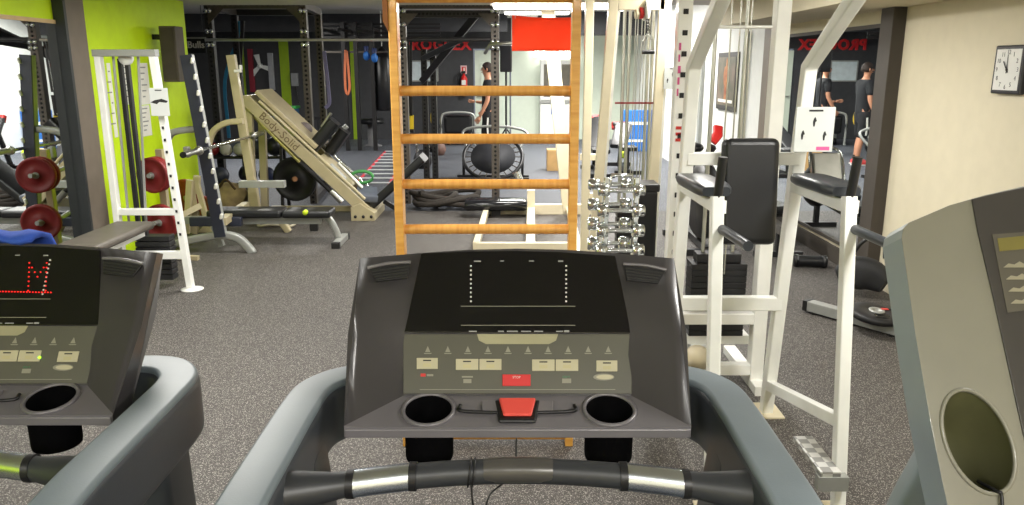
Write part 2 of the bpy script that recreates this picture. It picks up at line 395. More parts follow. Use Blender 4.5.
# ---------------------------------------------------------------- treadmills
X0 = .010
cupm = mat('cup_black', (6, 6, 7), .95); cupm.node_tree.nodes['Principled BSDF'].inputs['Specular IOR Level'].default_value = .05
def treadmill(label):
    t = thing('treadmill', label, 'treadmill', (X0, 1.2, 0), 'treadmills in the front row')
    A_, B_, C_, E_ = (1.30, 1.047), (1.302, 1.066), (1.397, 1.085), (1.552, 1.334)
    def lerp(p, q, s): return (p[0] + (q[0] - p[0]) * s, p[1] + (q[1] - p[1]) * s)
    D_ = lerp(C_, E_, .41)
    Ft, Fb, G_ = (1.592, 1.32), (1.585, 1.185), (1.40, 1.038)
    # console shell lofted across its width
    def stn(xa, xc, xe, c=C_, d=D_, e=E_):
        return [(xa, *A_), (xa, *B_), (xc, *c), ((xc + xe) / 2, *d), (xe, *e), (xe, Ft[0], e[1] - .012), (xe, *Fb), (xa, *G_)]
    Eo = (1.54, 1.322)
    o1 = [(.314, *A_), (.314, *B_), (.3145, *lerp(B_, Eo, .006)), (.326, *lerp(B_, Eo, .52)), (.319, *Eo), (.317, 1.572, 1.312), (.322, 1.50, 1.20), (.312, 1.36, 1.036)]
    st = [[(-x, y, z) for x, y, z in o1], stn(-.222, -.2195, -.192, e=(1.5505, 1.331)), stn(-.11, -.11, -.10, e=(1.553, 1.337)),
          stn(0, 0, 0, e=(1.554, 1.339)), stn(.11, .11, .10, e=(1.553, 1.337)), stn(.222, .2195, .192, e=(1.5505, 1.331)), o1]
    def mid(a, c, k): return [tuple(V(p).lerp(V(q_), k)) for p, q_ in zip(a, c)]
    ks = (.2, .4, .6, .8)
    st = [st[0]] + [mid(st[0], st[1], k) for k in ks] + st[1:-1] + [mid(st[-2], st[-1], k) for k in ks] + [st[-1]]
    b = MB(); vs = [V((x + X0, y, z)) for s in st for x, y, z in s]; m = 8
    fs = [(i * m + k, i * m + (k + 1) % m, (i + 1) * m + (k + 1) % m, (i + 1) * m + k) for i in range(len(st) - 1) for k in range(m)]
    fs += [tuple(range(m))[::-1], tuple(range((len(st) - 1) * m, len(st) * m))]
    fs = [f[::-1] for f in fs]
    b.add(vs, fs)
    for i in range(len(st) - 1):
        for k in (2, 3):
            if i < 5 or i > 8: b.s[i * m + k] = True
    body = b.build('console_shell', conm, t); body.data.materials.append(tray)
    for i in range(len(st) - 1):
        for k in (0, 1): body.data.polygons[i * m + k].material_index = 1
    # cup holders cut into the tray
    cups = [(-.166, 1.352), (.172, 1.352)]
    cs = []
    for cx, cy in cups:
        cs.append(MB().lathe([(.0448, 0), (.0448, .30)], (cx + X0, cy, .96), n=28).build('c', conm))
    cut(body, cs)
    for cx, cy in cups:
        c = MB().lathe([(0, .982), (.044, .982), (.045, .987), (.0455, 1.067), (.0435, 1.067), (.0425, .990), (0, .989)], (cx + X0, cy, 0), n=28)
        for p in c.v:
            if p.z > 1.04: p.z += (p.y - 1.302) * .2
        c = c.build('cup_holder', cupm, t)
        MB().tube([(cx + X0 + .0475 * math.cos(a), cy + .0475 * math.sin(a), 1.0665 + (cy + .0475 * math.sin(a) - 1.302) * .2 + .001) for a in [2 * PI * k / 32 for k in range(32)]], .0042, 8, closed=True).build('rim', tray, c)
    n = V((0, -(E_[1] - C_[1]), E_[0] - C_[0])).normalized(); vdir = V((0, E_[0] - C_[0], E_[1] - C_[1])).normalized()
    c0 = V((X0, C_[0], C_[1])); xd = V((1, 0, 0))
    def q(px, py, off=.0):                # a spot on the sloping face, from its look in the photograph
        d = ray(px, py); k = (c0 - V((0, 0, HC))).dot(n) / d.dot(n)
        return V((0, 0, HC)) + d * k + n * off
    def poly(pts, off=.0, th=.003): return MB().prism([q(x, y, off) for x, y in pts], n * th)
    def rect(x0, y0, x1, y1, off=.0, th=.003): return poly([(x0, y1), (x1, y1), (x1, y0), (x0, y0)], off, th)
    # tray top skin (lighter plastic)
    def trayp(x, y): return V((x + X0, y, 1.0665 + (y - 1.302) * .2 + .0004))
    # display, keypad
    g = poly([(404.5, 333), (631.5, 334), (628, 318), (615, 256.5), (560, 252.6), (516, 251.5), (470, 252), (421.5, 254), (408, 318)], .001, .004).build('display_glass', glass, t, .0015)
    for x in (471, 566):
        bb = MB()
        for k in range(9): bb.add(rect(x - .8, 266 + k * 4.4, x + .8, 267.6 + k * 4.4, .0052, .0006).v, [(3, 2, 1, 0), (4, 5, 6, 7), (0, 1, 5, 4)])
        bb.build('scale_dots', prnt, g)
    for x0, y0, x1, y1 in ((474, 261, 481, 263), (500, 261, 504, 262.6), (529, 261, 534, 262.6), (558, 261, 563, 263),
                           (469, 331, 477, 332.8), (498, 331, 504, 332.8), (507, 331, 518, 332.8), (521, 331, 531, 332.8), (534, 331, 543, 332.8), (556, 331, 563, 332.8), (564, 330.5, 569, 333)):
        rect(x0, y0 + .4, x1, y1 - .3, .0052, .0006).build('display_caption', prnd, g)
    for y in (306.6, 325.6):
        rect(461, y, 575, y + .6, .0052, .0004).build('display_line', prng, g)
    kp = rect(403.5, 334.5, 631.5, 394, .001, .0035).build('keypad', olive, t, .001)
    poly([(477, 334.6), (558, 334.6), (556, 341), (549, 344.6), (486, 344.6), (479, 341)], .0046, .0008).build('keypad_label', mat('label_olive', (158, 154, 122), .5), kp)
    for x0, y0, x1, y1 in ((417, 358.5, 438, 369.5), (456, 359.5, 478.5, 370.5), (479.5, 359.5, 501.5, 370.5), (532, 360, 554.5, 371.5), (555.5, 360, 578, 371.5), (596, 361, 617, 372)):
        k_ = rect(x0, y0, x1, y1, .0045, .0022).build('button', keyc, kp, .0008)
        r = rect((x0 + x1) / 2 - 4, y0 + 2, (x0 + x1) / 2 + 4, y0 + 3.2, .0068, .0004); r2 = rect((x0 + x1) / 2 - 4, y0 + 5.5, (x0 + x1) / 2 + 4, y0 + 9, .0068, .0003)
        MB().add(r.v, r.f).build('button_caption', ink, k_)
        MB().add(r2.v, r2.f).build('button_mark', mat('key_tan', (188, 180, 140), .5), k_)
    st_ = rect(502.5, 375, 530.5, 386.5, .0045, .0026).build('stop_button', redb, kp, .0008)
    text('STOP', .0065, q(516.5, 378, .0074), xd, vdir, 'stop_lettering', prnt, st_, .0002)
    for k in range(10):
        x = 428 + k * 20; bb = MB()
        for pts in (((x, 346.5), (x + 2.6, 352.5), (x - 2.6, 352.5)), ((x - 4, 353.5), (x + 4, 353.5), (x + 3.2, 354.4), (x - 3.2, 354.4))):
            r = poly(pts, .0046, .0005); bb.add(r.v, r.f)
        bb.build('shortcut_mark', prng, kp)
    text('start', .008, q(566, 377, .0048), xd, vdir, 'start_lettering', mat('print_green', (60, 120, 80), .5), kp, .0002)
    rect(562, 379, 571, 383.5, .0046, .0005).build('start_mark', prng, kp)
    rect(462, 376.5, 473, 378, .0046, .0005).build('reset_caption', prng, kp); rect(463.5, 379.5, 471.5, 383.5, .0046, .0005).build('reset_mark', prng, kp)
    rect(421, 374, 426, 377, .0046, .0005).build('mode_mark', prnr, kp); rect(427, 374.6, 433.5, 376.6, .0046, .0005).build('mode_caption', prng, kp)
    el = [q(603.5 + 10.5 * math.cos(a), 377.5 + 3.4 * math.sin(a), .0046) for a in [2 * PI * k / 24 for k in range(24)]]
    lg = MB().prism(el, n * .0006).build('logo', prng, kp)
    el = [q(604.5 + 8.5 * math.cos(a), 377.5 + 2.3 * math.sin(a), .0053) for a in [2 * PI * k / 24 for k in range(24)]]
    MB().prism(el, n * .0003).build('logo_mark', keyc, lg)
    r = rect(420, 389.6, 615, 390.2, .0046, .0003); MB().add(r.v, r.f).build('keypad_line', prng, kp)
    # air vents on the wings
    for s in (-1, 1):
        def w(px, py): return (px if s < 0 else 1034 - px, py + 2.5 if s < 0 else py + 4.5)
        f = poly([w(370, 268.5), w(377, 281), w(408, 277.5), w(411, 263)], .009, .006).build('air_vent', blackp, t, .001)
        MB().tube(curve_pts([q(*w(369, 267.8), .016), q(*w(390, 263.6), .018), q(*w(411.5, 262), .016)], 5), .0032, 8).build('vent_lip', tray, f)
        for k in range(4):
            MB().tube([q(*w(373 + k * 1.4, 271.2 + k * 2.5), .0155), q(*w(409.5 - k * .6, 266 + k * 3), .0155)], .0016, 6).build('vent_slat', mat('vent_slat_grey', (40, 40, 38), .5), f)
    # tray ledge, emergency key
    tl = MB().prism([trayp(-.068, 1.372), trayp(.068, 1.372), trayp(.066, 1.338), trayp(.03, 1.334), trayp(-.03, 1.334), trayp(-.066, 1.338)], (0, 0, .006)).build('tray_ledge', tray, t, .002)
    MB().tube(curve_pts([trayp(-.107, 1.360) + V((0, 0, .004)), trayp(-.105, 1.343) + V((0, 0, .004)), trayp(-.05, 1.338) + V((0, 0, .004)), trayp(0, 1.337) + V((0, 0, .004)), trayp(.05, 1.338) + V((0, 0, .004)), trayp(.105, 1.343) + V((0, 0, .004)), trayp(.107, 1.360) + V((0, 0, .004))], 5), .0035, 8).build('ledge_edge', blackp, tl)
    h = MB().prism([trayp(-.043, 1.372), trayp(.043, 1.372), trayp(.034, 1.309), trayp(-.034, 1.309)], (0, 0, .008)).build('key_housing', blackp, t, .004)
    k1 = MB().prism([trayp(*p) + V((0, 0, .008)) for p in ((-.035, 1.368), (.035, 1.368), (.026, 1.318), (-.026, 1.318))], (0, 0, .007)).build('emergency_key', salmon, t, .004, 3)
    # front lip strip
    MB().box((X0 - .313, 1.2965, 1.047), (X0 + .313, 1.3015, 1.064)).build('front_lip', tray, t, .002)
    # handrails
    for s in (-1, 1):
        pts = [(.23, 1.50, 1.04), (.29, 1.497, 1.044), (.34, 1.482, 1.046), (.375, 1.45, 1.046), (.396, 1.40, 1.046), (.400, 1.30, 1.046), (.400, 1.15, 1.044), (.400, 1.0, 1.04), (.402, .85, 1.02), (.405, .70, .98), (.405, .60, .9), (.405, .58, .78)]
        cp = [V((X0 + s * x, y, z)) for x, y, z in curve_pts(pts, 4)]
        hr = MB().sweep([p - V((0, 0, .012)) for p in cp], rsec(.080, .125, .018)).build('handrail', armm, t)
        MB().sweep([p + V((0, 0, .046)) for p in cp], rsec(.074, .018, .0085)).build('lit_top_strip', arm_lit, hr)  # overhead light painted as a pale strip; the body is also darker plastic
        MB().sweep([V((X0 + s * .345, 1.50, .15)), V((X0 + s * .35, 1.44, .5)), V((X0 + s * .385, 1.33, .85)), V((X0 + s * .395, 1.30, 1.02))], rsec(.07, .12, .02), up=(0, 1, 0)).build('upright', armm, t)
    # heart-rate crossbar
    cb = curve_pts([(X0 - .395, 1.105, 1.046), (X0 - .30, 1.12, 1.052), (X0 - .15, 1.145, 1.058), (X0, 1.155, 1.060), (X0 + .15, 1.145, 1.058), (X0 + .30, 1.12, 1.052), (X0 + .395, 1.105, 1.046)], 8)
    sc = [1 + 1.1 * max(0, (abs(p.x - X0) - .275) / .12) ** 1.3 for p in cb]
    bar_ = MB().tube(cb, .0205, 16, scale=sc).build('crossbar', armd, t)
    for s in (-1, 1):
        g_ = [p + V((0, 0, 0)) for p in cb if .155 < s * (p.x - X0) < .275]
        MB().tube(g_, .0222, 16).build('pulse_grip', brass, bar_)
        for p in (g_[0], g_[-1]):
            MB().tube([p - V((.006, 0, 0)), p + V((.006, 0, 0))], .0235, 16).build('grip_ring', blackp, bar_)
    g_ = [p for p in cb if abs(p.x - X0) < .064]
    sc2 = [max(.15, 1 - ((p.x - X0) / .0645) ** 6) ** .25 for p in g_]
    lp = MB().sweep([p + V((0, -.003, .004)) for p in g_], [(.0212 * math.cos(2 * PI * k / 14), .0208 * math.sin(2 * PI * k / 14)) for k in range(14)], scale=sc2).build('logo_plate', mat('pewter_plastic', (82, 80, 77), .3, .3), bar_)
    # safety cord
    c = [q(514, 437) * 0 + V((X0 - .002, 1.30, 1.045)), V((X0 - .004, 1.25, .99)), V((X0 - .006, 1.20, 1.045)), V((X0 - .02, 1.16, 1.04)), V((X0 - .045, 1.135, 1.03)), V((X0 - .055, 1.13, 1.00)), V((X0 - .062, 1.14, .985)), V((X0 - .068, 1.128, 1.01))]
    MB().tube(curve_pts(c, 6), .0016, 6).build('safety_cord', blackp, t)
    ctr = min(cb, key=lambda p: abs(p.x - X0 + .068))
    for dx in (-.004, .003):
        MB().tube([ctr + V((dx + .003 * math.sin(a), .0235 * math.cos(a), .0235 * math.sin(a))) for a in [2 * PI * k / 20 for k in range(20)]], .0016, 6, closed=True).build('cord_loop', blackp, t)
    MB().tube(curve_pts([ctr + V((0, -.02, -.012)), ctr + V((.001, -.024, -.035)), ctr + V((.004, -.02, -.06)), ctr + V((-.001, -.022, -.09))], 5), .0017, 6).build('cord_end', blackp, t)
    # lower body: deck, belt, motor hood
    MB().box((X0 - .26, -.35, .17), (X0 + .26, 1.55, .19)).build('running_belt', iron, t)
    for s in (-1, 1):
        MB().box((X0 + s * .26 - (.12 if s < 0 else 0), -.4, .04), (X0 + s * .26 + (.12 if s > 0 else 0), 1.6, .205)).build('side_rail', armm, t, .01)
        MB().box((X0 + s * .3 - .03, -.3, 0), (X0 + s * .3 + .03, -.22, .06)).build('rubber_foot', blackp, t)
        MB().box((X0 + s * .3 - .03, 1.6, 0), (X0 + s * .3 + .03, 1.68, .06)).build('rubber_foot', blackp, t)
    MB().prism([(X0 - .38, 1.5, .05), (X0 - .38, 1.95, .05), (X0 - .38, 1.9, .28), (X0 - .38, 1.6, .32), (X0 - .38, 1.5, .21)], (.76, 0, 0)).build('motor_hood', armm, t, .02)
    return t
tm = treadmill('dark grey treadmill facing the viewer, with a blank black display and coral key')
t2 = copy_tree(tm); t2.location = tm.location + V((-1.072, .05, 0))
t2['label'] = 'dark grey treadmill whose display shows red dots, beside the lime wall'
# the lit dots on the second treadmill's display
gl2 = [c for c in t2.children if c.name.startswith('display_glass')][0]
n2 = V((0, -.249, .155)).normalized(); c02 = V((X0 - 1.072, 1.447, 1.085)) + n2 * .0062
def q2(px, py):
    d = ray(px, py); k = (c02 - V((0, 0, HC))).dot(n2) / d.dot(n2); return V((0, 0, HC)) + d * k
bb = MB()
Mrows = ['1000001', '1100011', '1010101', '1001001', '1000001', '1000001', '1000001']
dots = [(29.5 + c * 2.9 - r * .2, 263 + r * 4.6) for r, row in enumerate(Mrows) for c, ch in enumerate(row) if ch == '1'] + [(x, 291.5 + x * .02) for x in range(0, 52, 3)]
for x, y in dots: bb.lathe([(.0016, 0), (.0016, .001)], q2(x, y), n2, 6)
bb.build('led_dots', ledr, gl2)
kp2 = [c for c in t2.children if c.name.startswith('keypad')][0]
MB().ball(q2(39.5, 357.5), .0028, 8, 6).build('indicator_lamp', ledg, kp2)

# ---- the third treadmill: another model with a tall grey shell
t = thing('treadmill', 'pale grey treadmill of another make with an oval cup holder, beside the clock wall', 'treadmill', (1.155, 1.2, 0), 'treadmills in the front row')
p0, p1 = V((0, 1.13, .90)), V((0, 1.415, 1.46))
vd = (p1 - p0).normalized(); L3 = (p1 - p0).length; nn = V((0, -vd.z, vd.y)); CX3 = 1.155
def r3(x, v, off=0.0): return V((x, 0, 0)) + p0 + vd * v + nn * off
def pl3(px, py):                          # spot on the sloping face as (x, v)
    d = ray(px, py); k = (p0 - V((0, 0, HC))).dot(nn) / d.dot(nn); h = V((0, 0, HC)) + d * k
    return h.x, (h - p0).dot(vd)
edge = [pl3(*p) for p in ((958, 560), (952, 525), (943, 485), (930, 420), (915, 332), (905, 262), (901.5, 238), (903, 229), (909, 222.5), (922, 217), (950, 205), (985, 195), (1024, 186), (1062, 179))]
half = [(CX3 - x, v) for x, v in edge]; half.append((0, half[-1][1] + .012))
ol = [(CX3 - a, v) for a, v in half] + [(CX3 + a, v) for a, v in half[-2::-1]]
sh = MB().prism([r3(x, v, -.075) for x, v in ol], nn * .075).build('console_shell', shellg, t); sh.data.materials.append(shellb)
bm = bmesh.new(); bm.from_mesh(sh.data); bmesh.ops.recalc_face_normals(bm, faces=bm.faces)
for f in bm.faces:
    if abs(f.normal.dot(nn)) < .5: f.material_index = 1
bm.to_mesh(sh.data); bm.free()
cx3, cv3 = pl3(978, 441); cupc = r3(cx3, cv3)
ux_ = pl3(1013, 445)[0] - cx3; uv_ = pl3(978, 390)[1] - cv3
axc = (V((0, 0, -1)) * .55 - nn * .84).normalized()
xa_ = (V((1, 0, 0)) * ux_ + vd * -.012); va_ = (vd * uv_ + V((-.006, 0, 0)))
def cup_ring(h, k): return [cupc + axc * h + xa_ * (k * math.cos(2 * PI * j / 40)) + va_ * (k * math.sin(2 * PI * j / 40)) for j in range(40)]
cu = MB().add(cup_ring(-.08, 1) + cup_ring(.25, 1), [(j, (j + 1) % 40, 40 + (j + 1) % 40, 40 + j) for j in range(40)] + [tuple(range(40))[::-1], tuple(range(40, 80))])
cuo = cu.build('c', shellg)
bm = bmesh.new(); bm.from_mesh(cuo.data); bmesh.ops.recalc_face_normals(bm, faces=bm.faces); bm.to_mesh(cuo.data); bm.free()
cut(sh, [cuo])
md = sh.modifiers.new('bevel', 'BEVEL'); md.width = .007; md.segments = 3; md.limit_method = 'ANGLE'; md.angle_limit = .9
ln_ = MB(); rg = [cup_ring(h, k) for h, k in ((.006, .985), (.05, .96), (.10, .9), (.135, .72), (.145, .05))]
ln_.add([p for r_ in rg for p in r_], [(i * 40 + j, i * 40 + (j + 1) % 40, (i + 1) * 40 + (j + 1) % 40, (i + 1) * 40 + j) for i in range(4) for j in range(40)], True)
lo_ = ln_.build('cup_liner', mat('cup_olive', (96, 96, 66), .42), t)
MB().tube(cup_ring(.0, 1.0), .004, 8, closed=True).build('rim', shellg, lo_)
# dark panel, sticker
pe = [pl3(*p) for p in ((1046, 560), (1037, 500), (1015, 400), (993, 300), (977, 232), (971, 199.5), (1000, 192.5), (1024, 187.5), (1062, 181))]
dk = MB().prism([r3(x, v, 0) for x, v in pe] + [r3(2 * CX3 - x, v, 0) for x, v in pe[::-1]], nn * .003).build('dark_panel', shelld, t, .001)
def spoly(pts, off, th=.0006): return MB().prism([r3(*pl3(*p), off) for p in pts], nn * th)
sk = spoly(((991, 235), (1030, 232), (1040, 308), (1006, 313)), .003, .001).build('safety_sticker', mat('sticker_grey', (84, 80, 68), .5), dk)
spoly(((996, 239), (1027, 236), (1028, 249), (998, 252)), .004).build('warning_stripe', mat('sticker_yellow', (116, 108, 46), .5), sk)
for k in range(4):
    y = 268 + k * 12; x = 1002 + k * 2.4
    spoly(((x, y), (x + 5, y - 4), (x + 11, y - 3), (x + 16, y - 6), (x + 22, y - 3), (x + 24, y)), .004).build('pictogram', mat('pictogram_tan', (150, 145, 122), .5), sk)
MB().prism([r3(x, v, .003) for x, v in [(CX3 - .09, .28), (CX3 - .09, .5), (CX3 + .09, .5), (CX3 + .09, .28)]], nn * .003).build('display_glass', glass, t)
for s in (-1, 1):
    MB().sweep([V((CX3 + s * .37, 1.45, .15)), V((CX3 + s * .36, 1.38, .5)), V((CX3 + s * .355, 1.33, .78))], rsec(.10, .12, .03), up=(0, 1, 0)).build('upright', shellb, t)
    MB().box((CX3 + s * .3 - .07, -.4, .03), (CX3 + s * .3 + .07, 1.7, .2)).build('side_rail', shellg, t, .01)
    MB().box((CX3 + s * .3 - .04, -.3, 0), (CX3 + s * .3 + .04, -.2, .06)).build('rubber_foot', blackp, t)
MB().sweep(curve_pts([at(948, 440, 1.36), at(925, 480, 1.37), at(905, 520, 1.38), at(893, 570, 1.39)], 4), rsec(.075, .06, .02), up=(0, 1, 0)).build('support_arm', shellb, t)
MB().box((CX3 - .24, -.35, .16), (CX3 + .24, 1.6, .18)).build('running_belt', iron, t)
MB().prism([(CX3 - .4, 1.55, .0), (CX3 - .4, 2.0, .0), (CX3 - .4, 1.95, .26), (CX3 - .4, 1.65, .3), (CX3 - .4, 1.55, .21)], (.8, 0, 0)).build('motor_hood', shellb, t, .02)
# earphone lead in the cup
MB().tube(curve_pts([r3(*pl3(988, 482), -.03), r3(*pl3(995, 491), .004), r3(*pl3(999, 497), .008), r3(*pl3(1000, 540), .006)], 5), .003, 6).build('audio_lead', blackp, t)
# blue towel over the second treadmill's console top
tw = MB()
T0 = V((X0 - 1.072, 1.605, 1.383))
rows = []
for i in range(15):
    x = -.29 + i * .0245
    for j, (dy, dz) in enumerate(((-.0, -.0), (.012, .006), (.035, .010), (.06, .004), (.075, -.02), (.08, -.10), (.082, -.17))):
        rows.append(T0 + V((x, dy + .004 * math.sin(i * 1.3), dz - .058 + .012 + .004 * math.sin(i * 1.9 + j))))
tw.add(rows, [(i * 7 + j, i * 7 + j + 1, (i + 1) * 7 + j + 1, (i + 1) * 7 + j) for i in range(14) for j in range(6)], True)
o = tw.build('towel', bluet, loc=T0); sm = o.modifiers.new('thick', 'SOLIDIFY'); sm.thickness = .012
tag(o, 'bright blue towel hung over the back of the treadmill console', 'towel')
# ---------------------------------------------------------------- wooden stall-bar ladder
YL = 3.33
t = thing('wall_bars', 'honey coloured wooden ladder with round rungs behind the treadmill', 'ladder', (-.11, YL, 0))
for x in (-.484, .262):
    MB().box((x - .018, YL - .04, 0), (x + .018, YL + .04, 2.36)).build('side_post', wood, t, .004)
for z in (.04, .22, .42, .62, .815, 1.014, 1.211, 1.404, 1.603, 1.975, 2.2):
    MB().tube([(-.476, YL, z), (.252, YL, z)], .0215, 14).build('rung', woodr, t)
MB().prism([(-.522, YL - .045, 1.88), (-.522, YL - .045, 2.3), (-.502, YL - .045, 2.3), (-.502, YL - .045, 1.84)], (0, .1, 0)).build('end_bracket', woodd, t)
MB().box((-.47, YL - .03, 1.968), (.25, YL + .03, 1.99)).build('head_board', woodd, t)

# ---------------------------------------------------------------- red banner
p, q_ = at(512, 15, 7.4), at(577.5, 51, 7.4)
rows = []
for i in range(17):
    k = i / 16
    for j in range(9):
        z = p.z + (q_.z - p.z) * j / 8 - .016 * math.sin(k * PI) * (1 - j / 8) + .016 * k * (1 - j / 8) * -1
        rows.append(V((p.x + (q_.x - p.x) * k, 7.4 + .02 * math.sin(k * 7 + j * .3) + .008 * j / 8, z)))
o = MB().add(rows, [(i * 9 + j, (i + 1) * 9 + j, (i + 1) * 9 + j + 1, i * 9 + j + 1) for i in range(16) for j in range(8)], True).build('banner', flag, loc=((p.x + q_.x) / 2, 7.4, q_.z))
o.modifiers.new('thick', 'SOLIDIFY').thickness = .004
tag(o, 'plain orange red cloth banner hanging high beyond the wooden ladder', 'banner')
for k, xx in enumerate((p.x + .03, q_.x - .03)):
    MB().tube([V((xx, 7.4, p.z - .03)) - V(o.location) * 0, V((xx, 7.4, ZC))], .003, 6).build('hanging_cord', prnt, o)

# ---------------------------------------------------------------- dip and knee-raise tower (white)
t = thing('dip_tower', 'white steel dip tower with black backrest and padded arm rests', 'dip tower', (1.03, 3.2, 0))
XA, XB = .785, 1.285
for x in (XA, XB):
    pts = [V((x, 3.66, 0)), V((x, 3.47, 1.70)), V((x, 3.0, 1.99)), V((x, 2.6, 2.24))]
    MB().beam(pts, .055, .06, up=(0, 1, 0)).build('rear_upright', white, t, .006)
    MB().box((x - .07, 3.58, 0), (x + .07, 3.76, .008)).build('base_plate', cream, t)
    MB().beam([V((x - .01, 2.74, 0)), V((x - .01, 2.92, 1.225))], .046, .046, up=(0, 1, 0)).build('front_post', white, t, .005)
    MB().box((x - .06, 2.68, 0), (x + .04, 2.82, .008)).build('base_plate', cream, t)
    MB().bar((x, 2.91, 1.185), (x, 3.52, 1.175), .05, .05).build('arm_rail', white, t, .005)
    MB().bar((x - .005, 3.63, .16), (x - .008, 2.80, .36), .04, .05).build('side_brace', white, t, .004)
    ar = MB().sweep(curve_pts([(x, 2.97, 1.234), (x, 3.08, 1.235), (x, 3.22, 1.231), (x, 3.40, 1.226)], 3), rsec(.15, .05, .022), scale=[.72, .9, .97, 1, 1, 1, 1, 1, 1, .9]).build('arm_pad', vinyl2, t)
    MB().tube([(x - .01, 2.915, 1.21), (x - .002, 2.90, 1.375)], .0175, 12).build('vertical_grip', blackp, t)
    MB().tube([(x + .006, 2.89, 1.105), (x + .028, 2.62, 1.10)], .0185, 12).build('dip_grip', vinyl2, t)
    sx = -1 if x == XB else 1; e0, e1 = sorted((x + sx * .11, x + sx * .03)); g0, g1 = sorted((x + sx * .115, x))
    MB().box((e0, 2.70, .175), (e1, 3.0, .20)).build('foot_step', M_TREAD, t, .003)
    MB().box((g0, 2.695, .12), (g1, 2.735, .178)).build('step_bracket', steelg, t)
MB().bar((XA, 3.585, .60), (XB, 3.585, .60), .05, .065).build('cross_brace', white, t, .004)
MB().bar((XA, 3.505, 1.30), (XB, 3.505, 1.30), .05, .055).build('cross_brace', white, t, .004)
MB().tube([(XA, 2.64, 2.215), (XB, 2.64, 2.215)], .017, 10).build('pull_up_bar', blackp, t)
bp0, bp1 = at(719, 245, 3.40), at(783, 139, 3.40)
R = Matrix.Rotation(math.radians(-6), 3, 'X')
MB().cbox(((bp0.x + bp1.x) / 2, 3.43, (bp0.z + bp1.z) / 2), (bp1.x - bp0.x, .075, bp1.z - bp0.z), R).build('backrest', vinyl, t, .03, 4)
def placard(name, px0, py0, px1, py1, Y, label, pr, rot=0, figs=True):
    a, b = at(px0, py0, Y), at(px1, py1, Y); c = (a + b) / 2; wd, ht = abs(b.x - a.x), abs(a.z - b.z)
    tt = thing(name, label, 'sign', (c.x, Y, min(a.z, b.z)))
    MB().box((c.x - wd / 2, Y, c.z - ht / 2), (c.x + wd / 2, Y + .006, c.z + ht / 2)).build('plate', papg, tt, .002)
    pf = Y - .0012
    MB().box((c.x - wd * .18, pf, c.z + ht * .40), (c.x + wd * .18, Y, c.z + ht * .44)).build('heading', ink, tt)
    if pr: MB().box((c.x + wd * .08, pf, c.z - ht * .46), (c.x + wd * .42, Y, c.z - ht * .38)).build('footer', pr, tt)
    for fx, fz in (((-.02, .17), (-.3, -.12), (.26, -.14)) if figs else ((0, .02),)):
        x, z = c.x + fx * wd, c.z + fz * ht; k = ht * .1
        if figs:
            pts = [(x - k * .2, z - k), (x - k * .35, z), (x - k * .15, z + k * .8), (x + k * .1, z + k * 1.1), (x + k * .3, z + k * .7), (x + k * .5, z + k * .2), (x + k * .2, z), (x + k * .1, z - k)]
        else:
            k = ht * .16; pts = [(x - k * 2, z - k * .2), (x - k, z + k * .3), (x + k * .6, z + k * .6), (x + k * 2, z + k * .1), (x + k * 1.6, z - k * .3), (x, z - k * .1), (x - k * .6, z - k * .6)]
        MB().prism([(a_, pf, b_) for a_, b_ in pts], (0, .0012, 0)).build('pictogram', ink, tt)
    return tt
placard('exercise_placard', 797, 107, 832, 152, 3.33, 'white exercise placard with three small figures on the dip tower', pink)

# ---------------------------------------------------------------- lat pulldown machine behind the tower
t = thing('pulldown_machine', 'white cable pulldown machine with black weight stack behind the dip tower', 'cable machine', (1.08, 4.1, 0))
for x, nm in ((.845, 1), (1.325, 0)):
    u_ = MB().box((x - .035, 3.96, .04), (x + .035, 4.04, 2.33)).build('upright', white, t, .005)
    MB().bar((x, 3.86, .025), (x, 4.5, .025), .07, .05).build('floor_rail', white, t, .004)
    if nm:
        for k in range(16):
            MB().box((x - .012, 3.955, .55 + k * .1), (x + .012, 3.9605, .575 + k * .1)).build('slot', ink, u_)
        for k in range(3):
            MB().box((x - .022, 3.955, 1.335 + k * .03), (x + .022, 3.9605, 1.35 + k * .03)).build('red_dash', prnr, u_)
        for k in range(5): MB().box((x - .026, 3.956, 1.56 + k * .055), (x - .019 + .003 * (k % 3), 3.9605, 1.595 + k * .055)).build('pink_mark', pink, u_)
MB().box((.845, 3.97, .36), (1.325, 4.03, .42)).build('cross_rail', white, t, .004)
MB().box((.845, 3.97, .07), (1.325, 4.03, .13)).build('cross_rail', white, t, .004)
MB().bar((.845, 4.0, 2.28), (1.325, 4.0, 2.28), .06).build('top_rail', white, t, .004)
zt, zb = at(712, 252, 4.2).z, at(712, 332, 4.2).z
xa, xb = at(688, 290, 4.2).x, at(742, 290, 4.2).x
n_ = 12
for k in range(n_):
    z = zb + (zt - .05 - zb) * k / n_
    MB().box((xa, 4.13, z), (xb, 4.27, z + (zt - .05 - zb) / n_ - .003)).build('weight_plate', iron, t, .002)
MB().box((xa + .03, 4.15, zt - .05), (xb - .03, 4.25, zt)).build('top_plate', iron, t, .004)
MB().box((.845, 4.14, zb - .05), (1.325, 4.26, zb)).build('stack_base', white, t)
MB().box((1.0, 4.1, .0), (1.16, 4.3, zb - .05)).build('stack_foot', white, t)
for x in (xa + .07, xb - .07):
    MB().tube([(x, 4.2, zb), (x, 4.2, 2.27)], .011, 8).build('guide_rod', steel, t)
for px in (729, 738, 749):
    x = at(px, 60, 4.1).x
    MB().tube([(x, 4.1, zt - .1 if px != 749 else 1.0), (x, 4.1, 2.27)], .004, 6).build('cable', steel, t)
MB().lathe([(.0, -.015), (.07, -.015), (.055, 0), (.07, .015), (0, .015)], at(697, 358, 3.93), (.3, 1, 0), 18).build('pulley', cream, t)
MB().tube([at(712, 27, 3.9), at(772, 27, 3.9)], .008, 8).build('cable_arm', white, t)

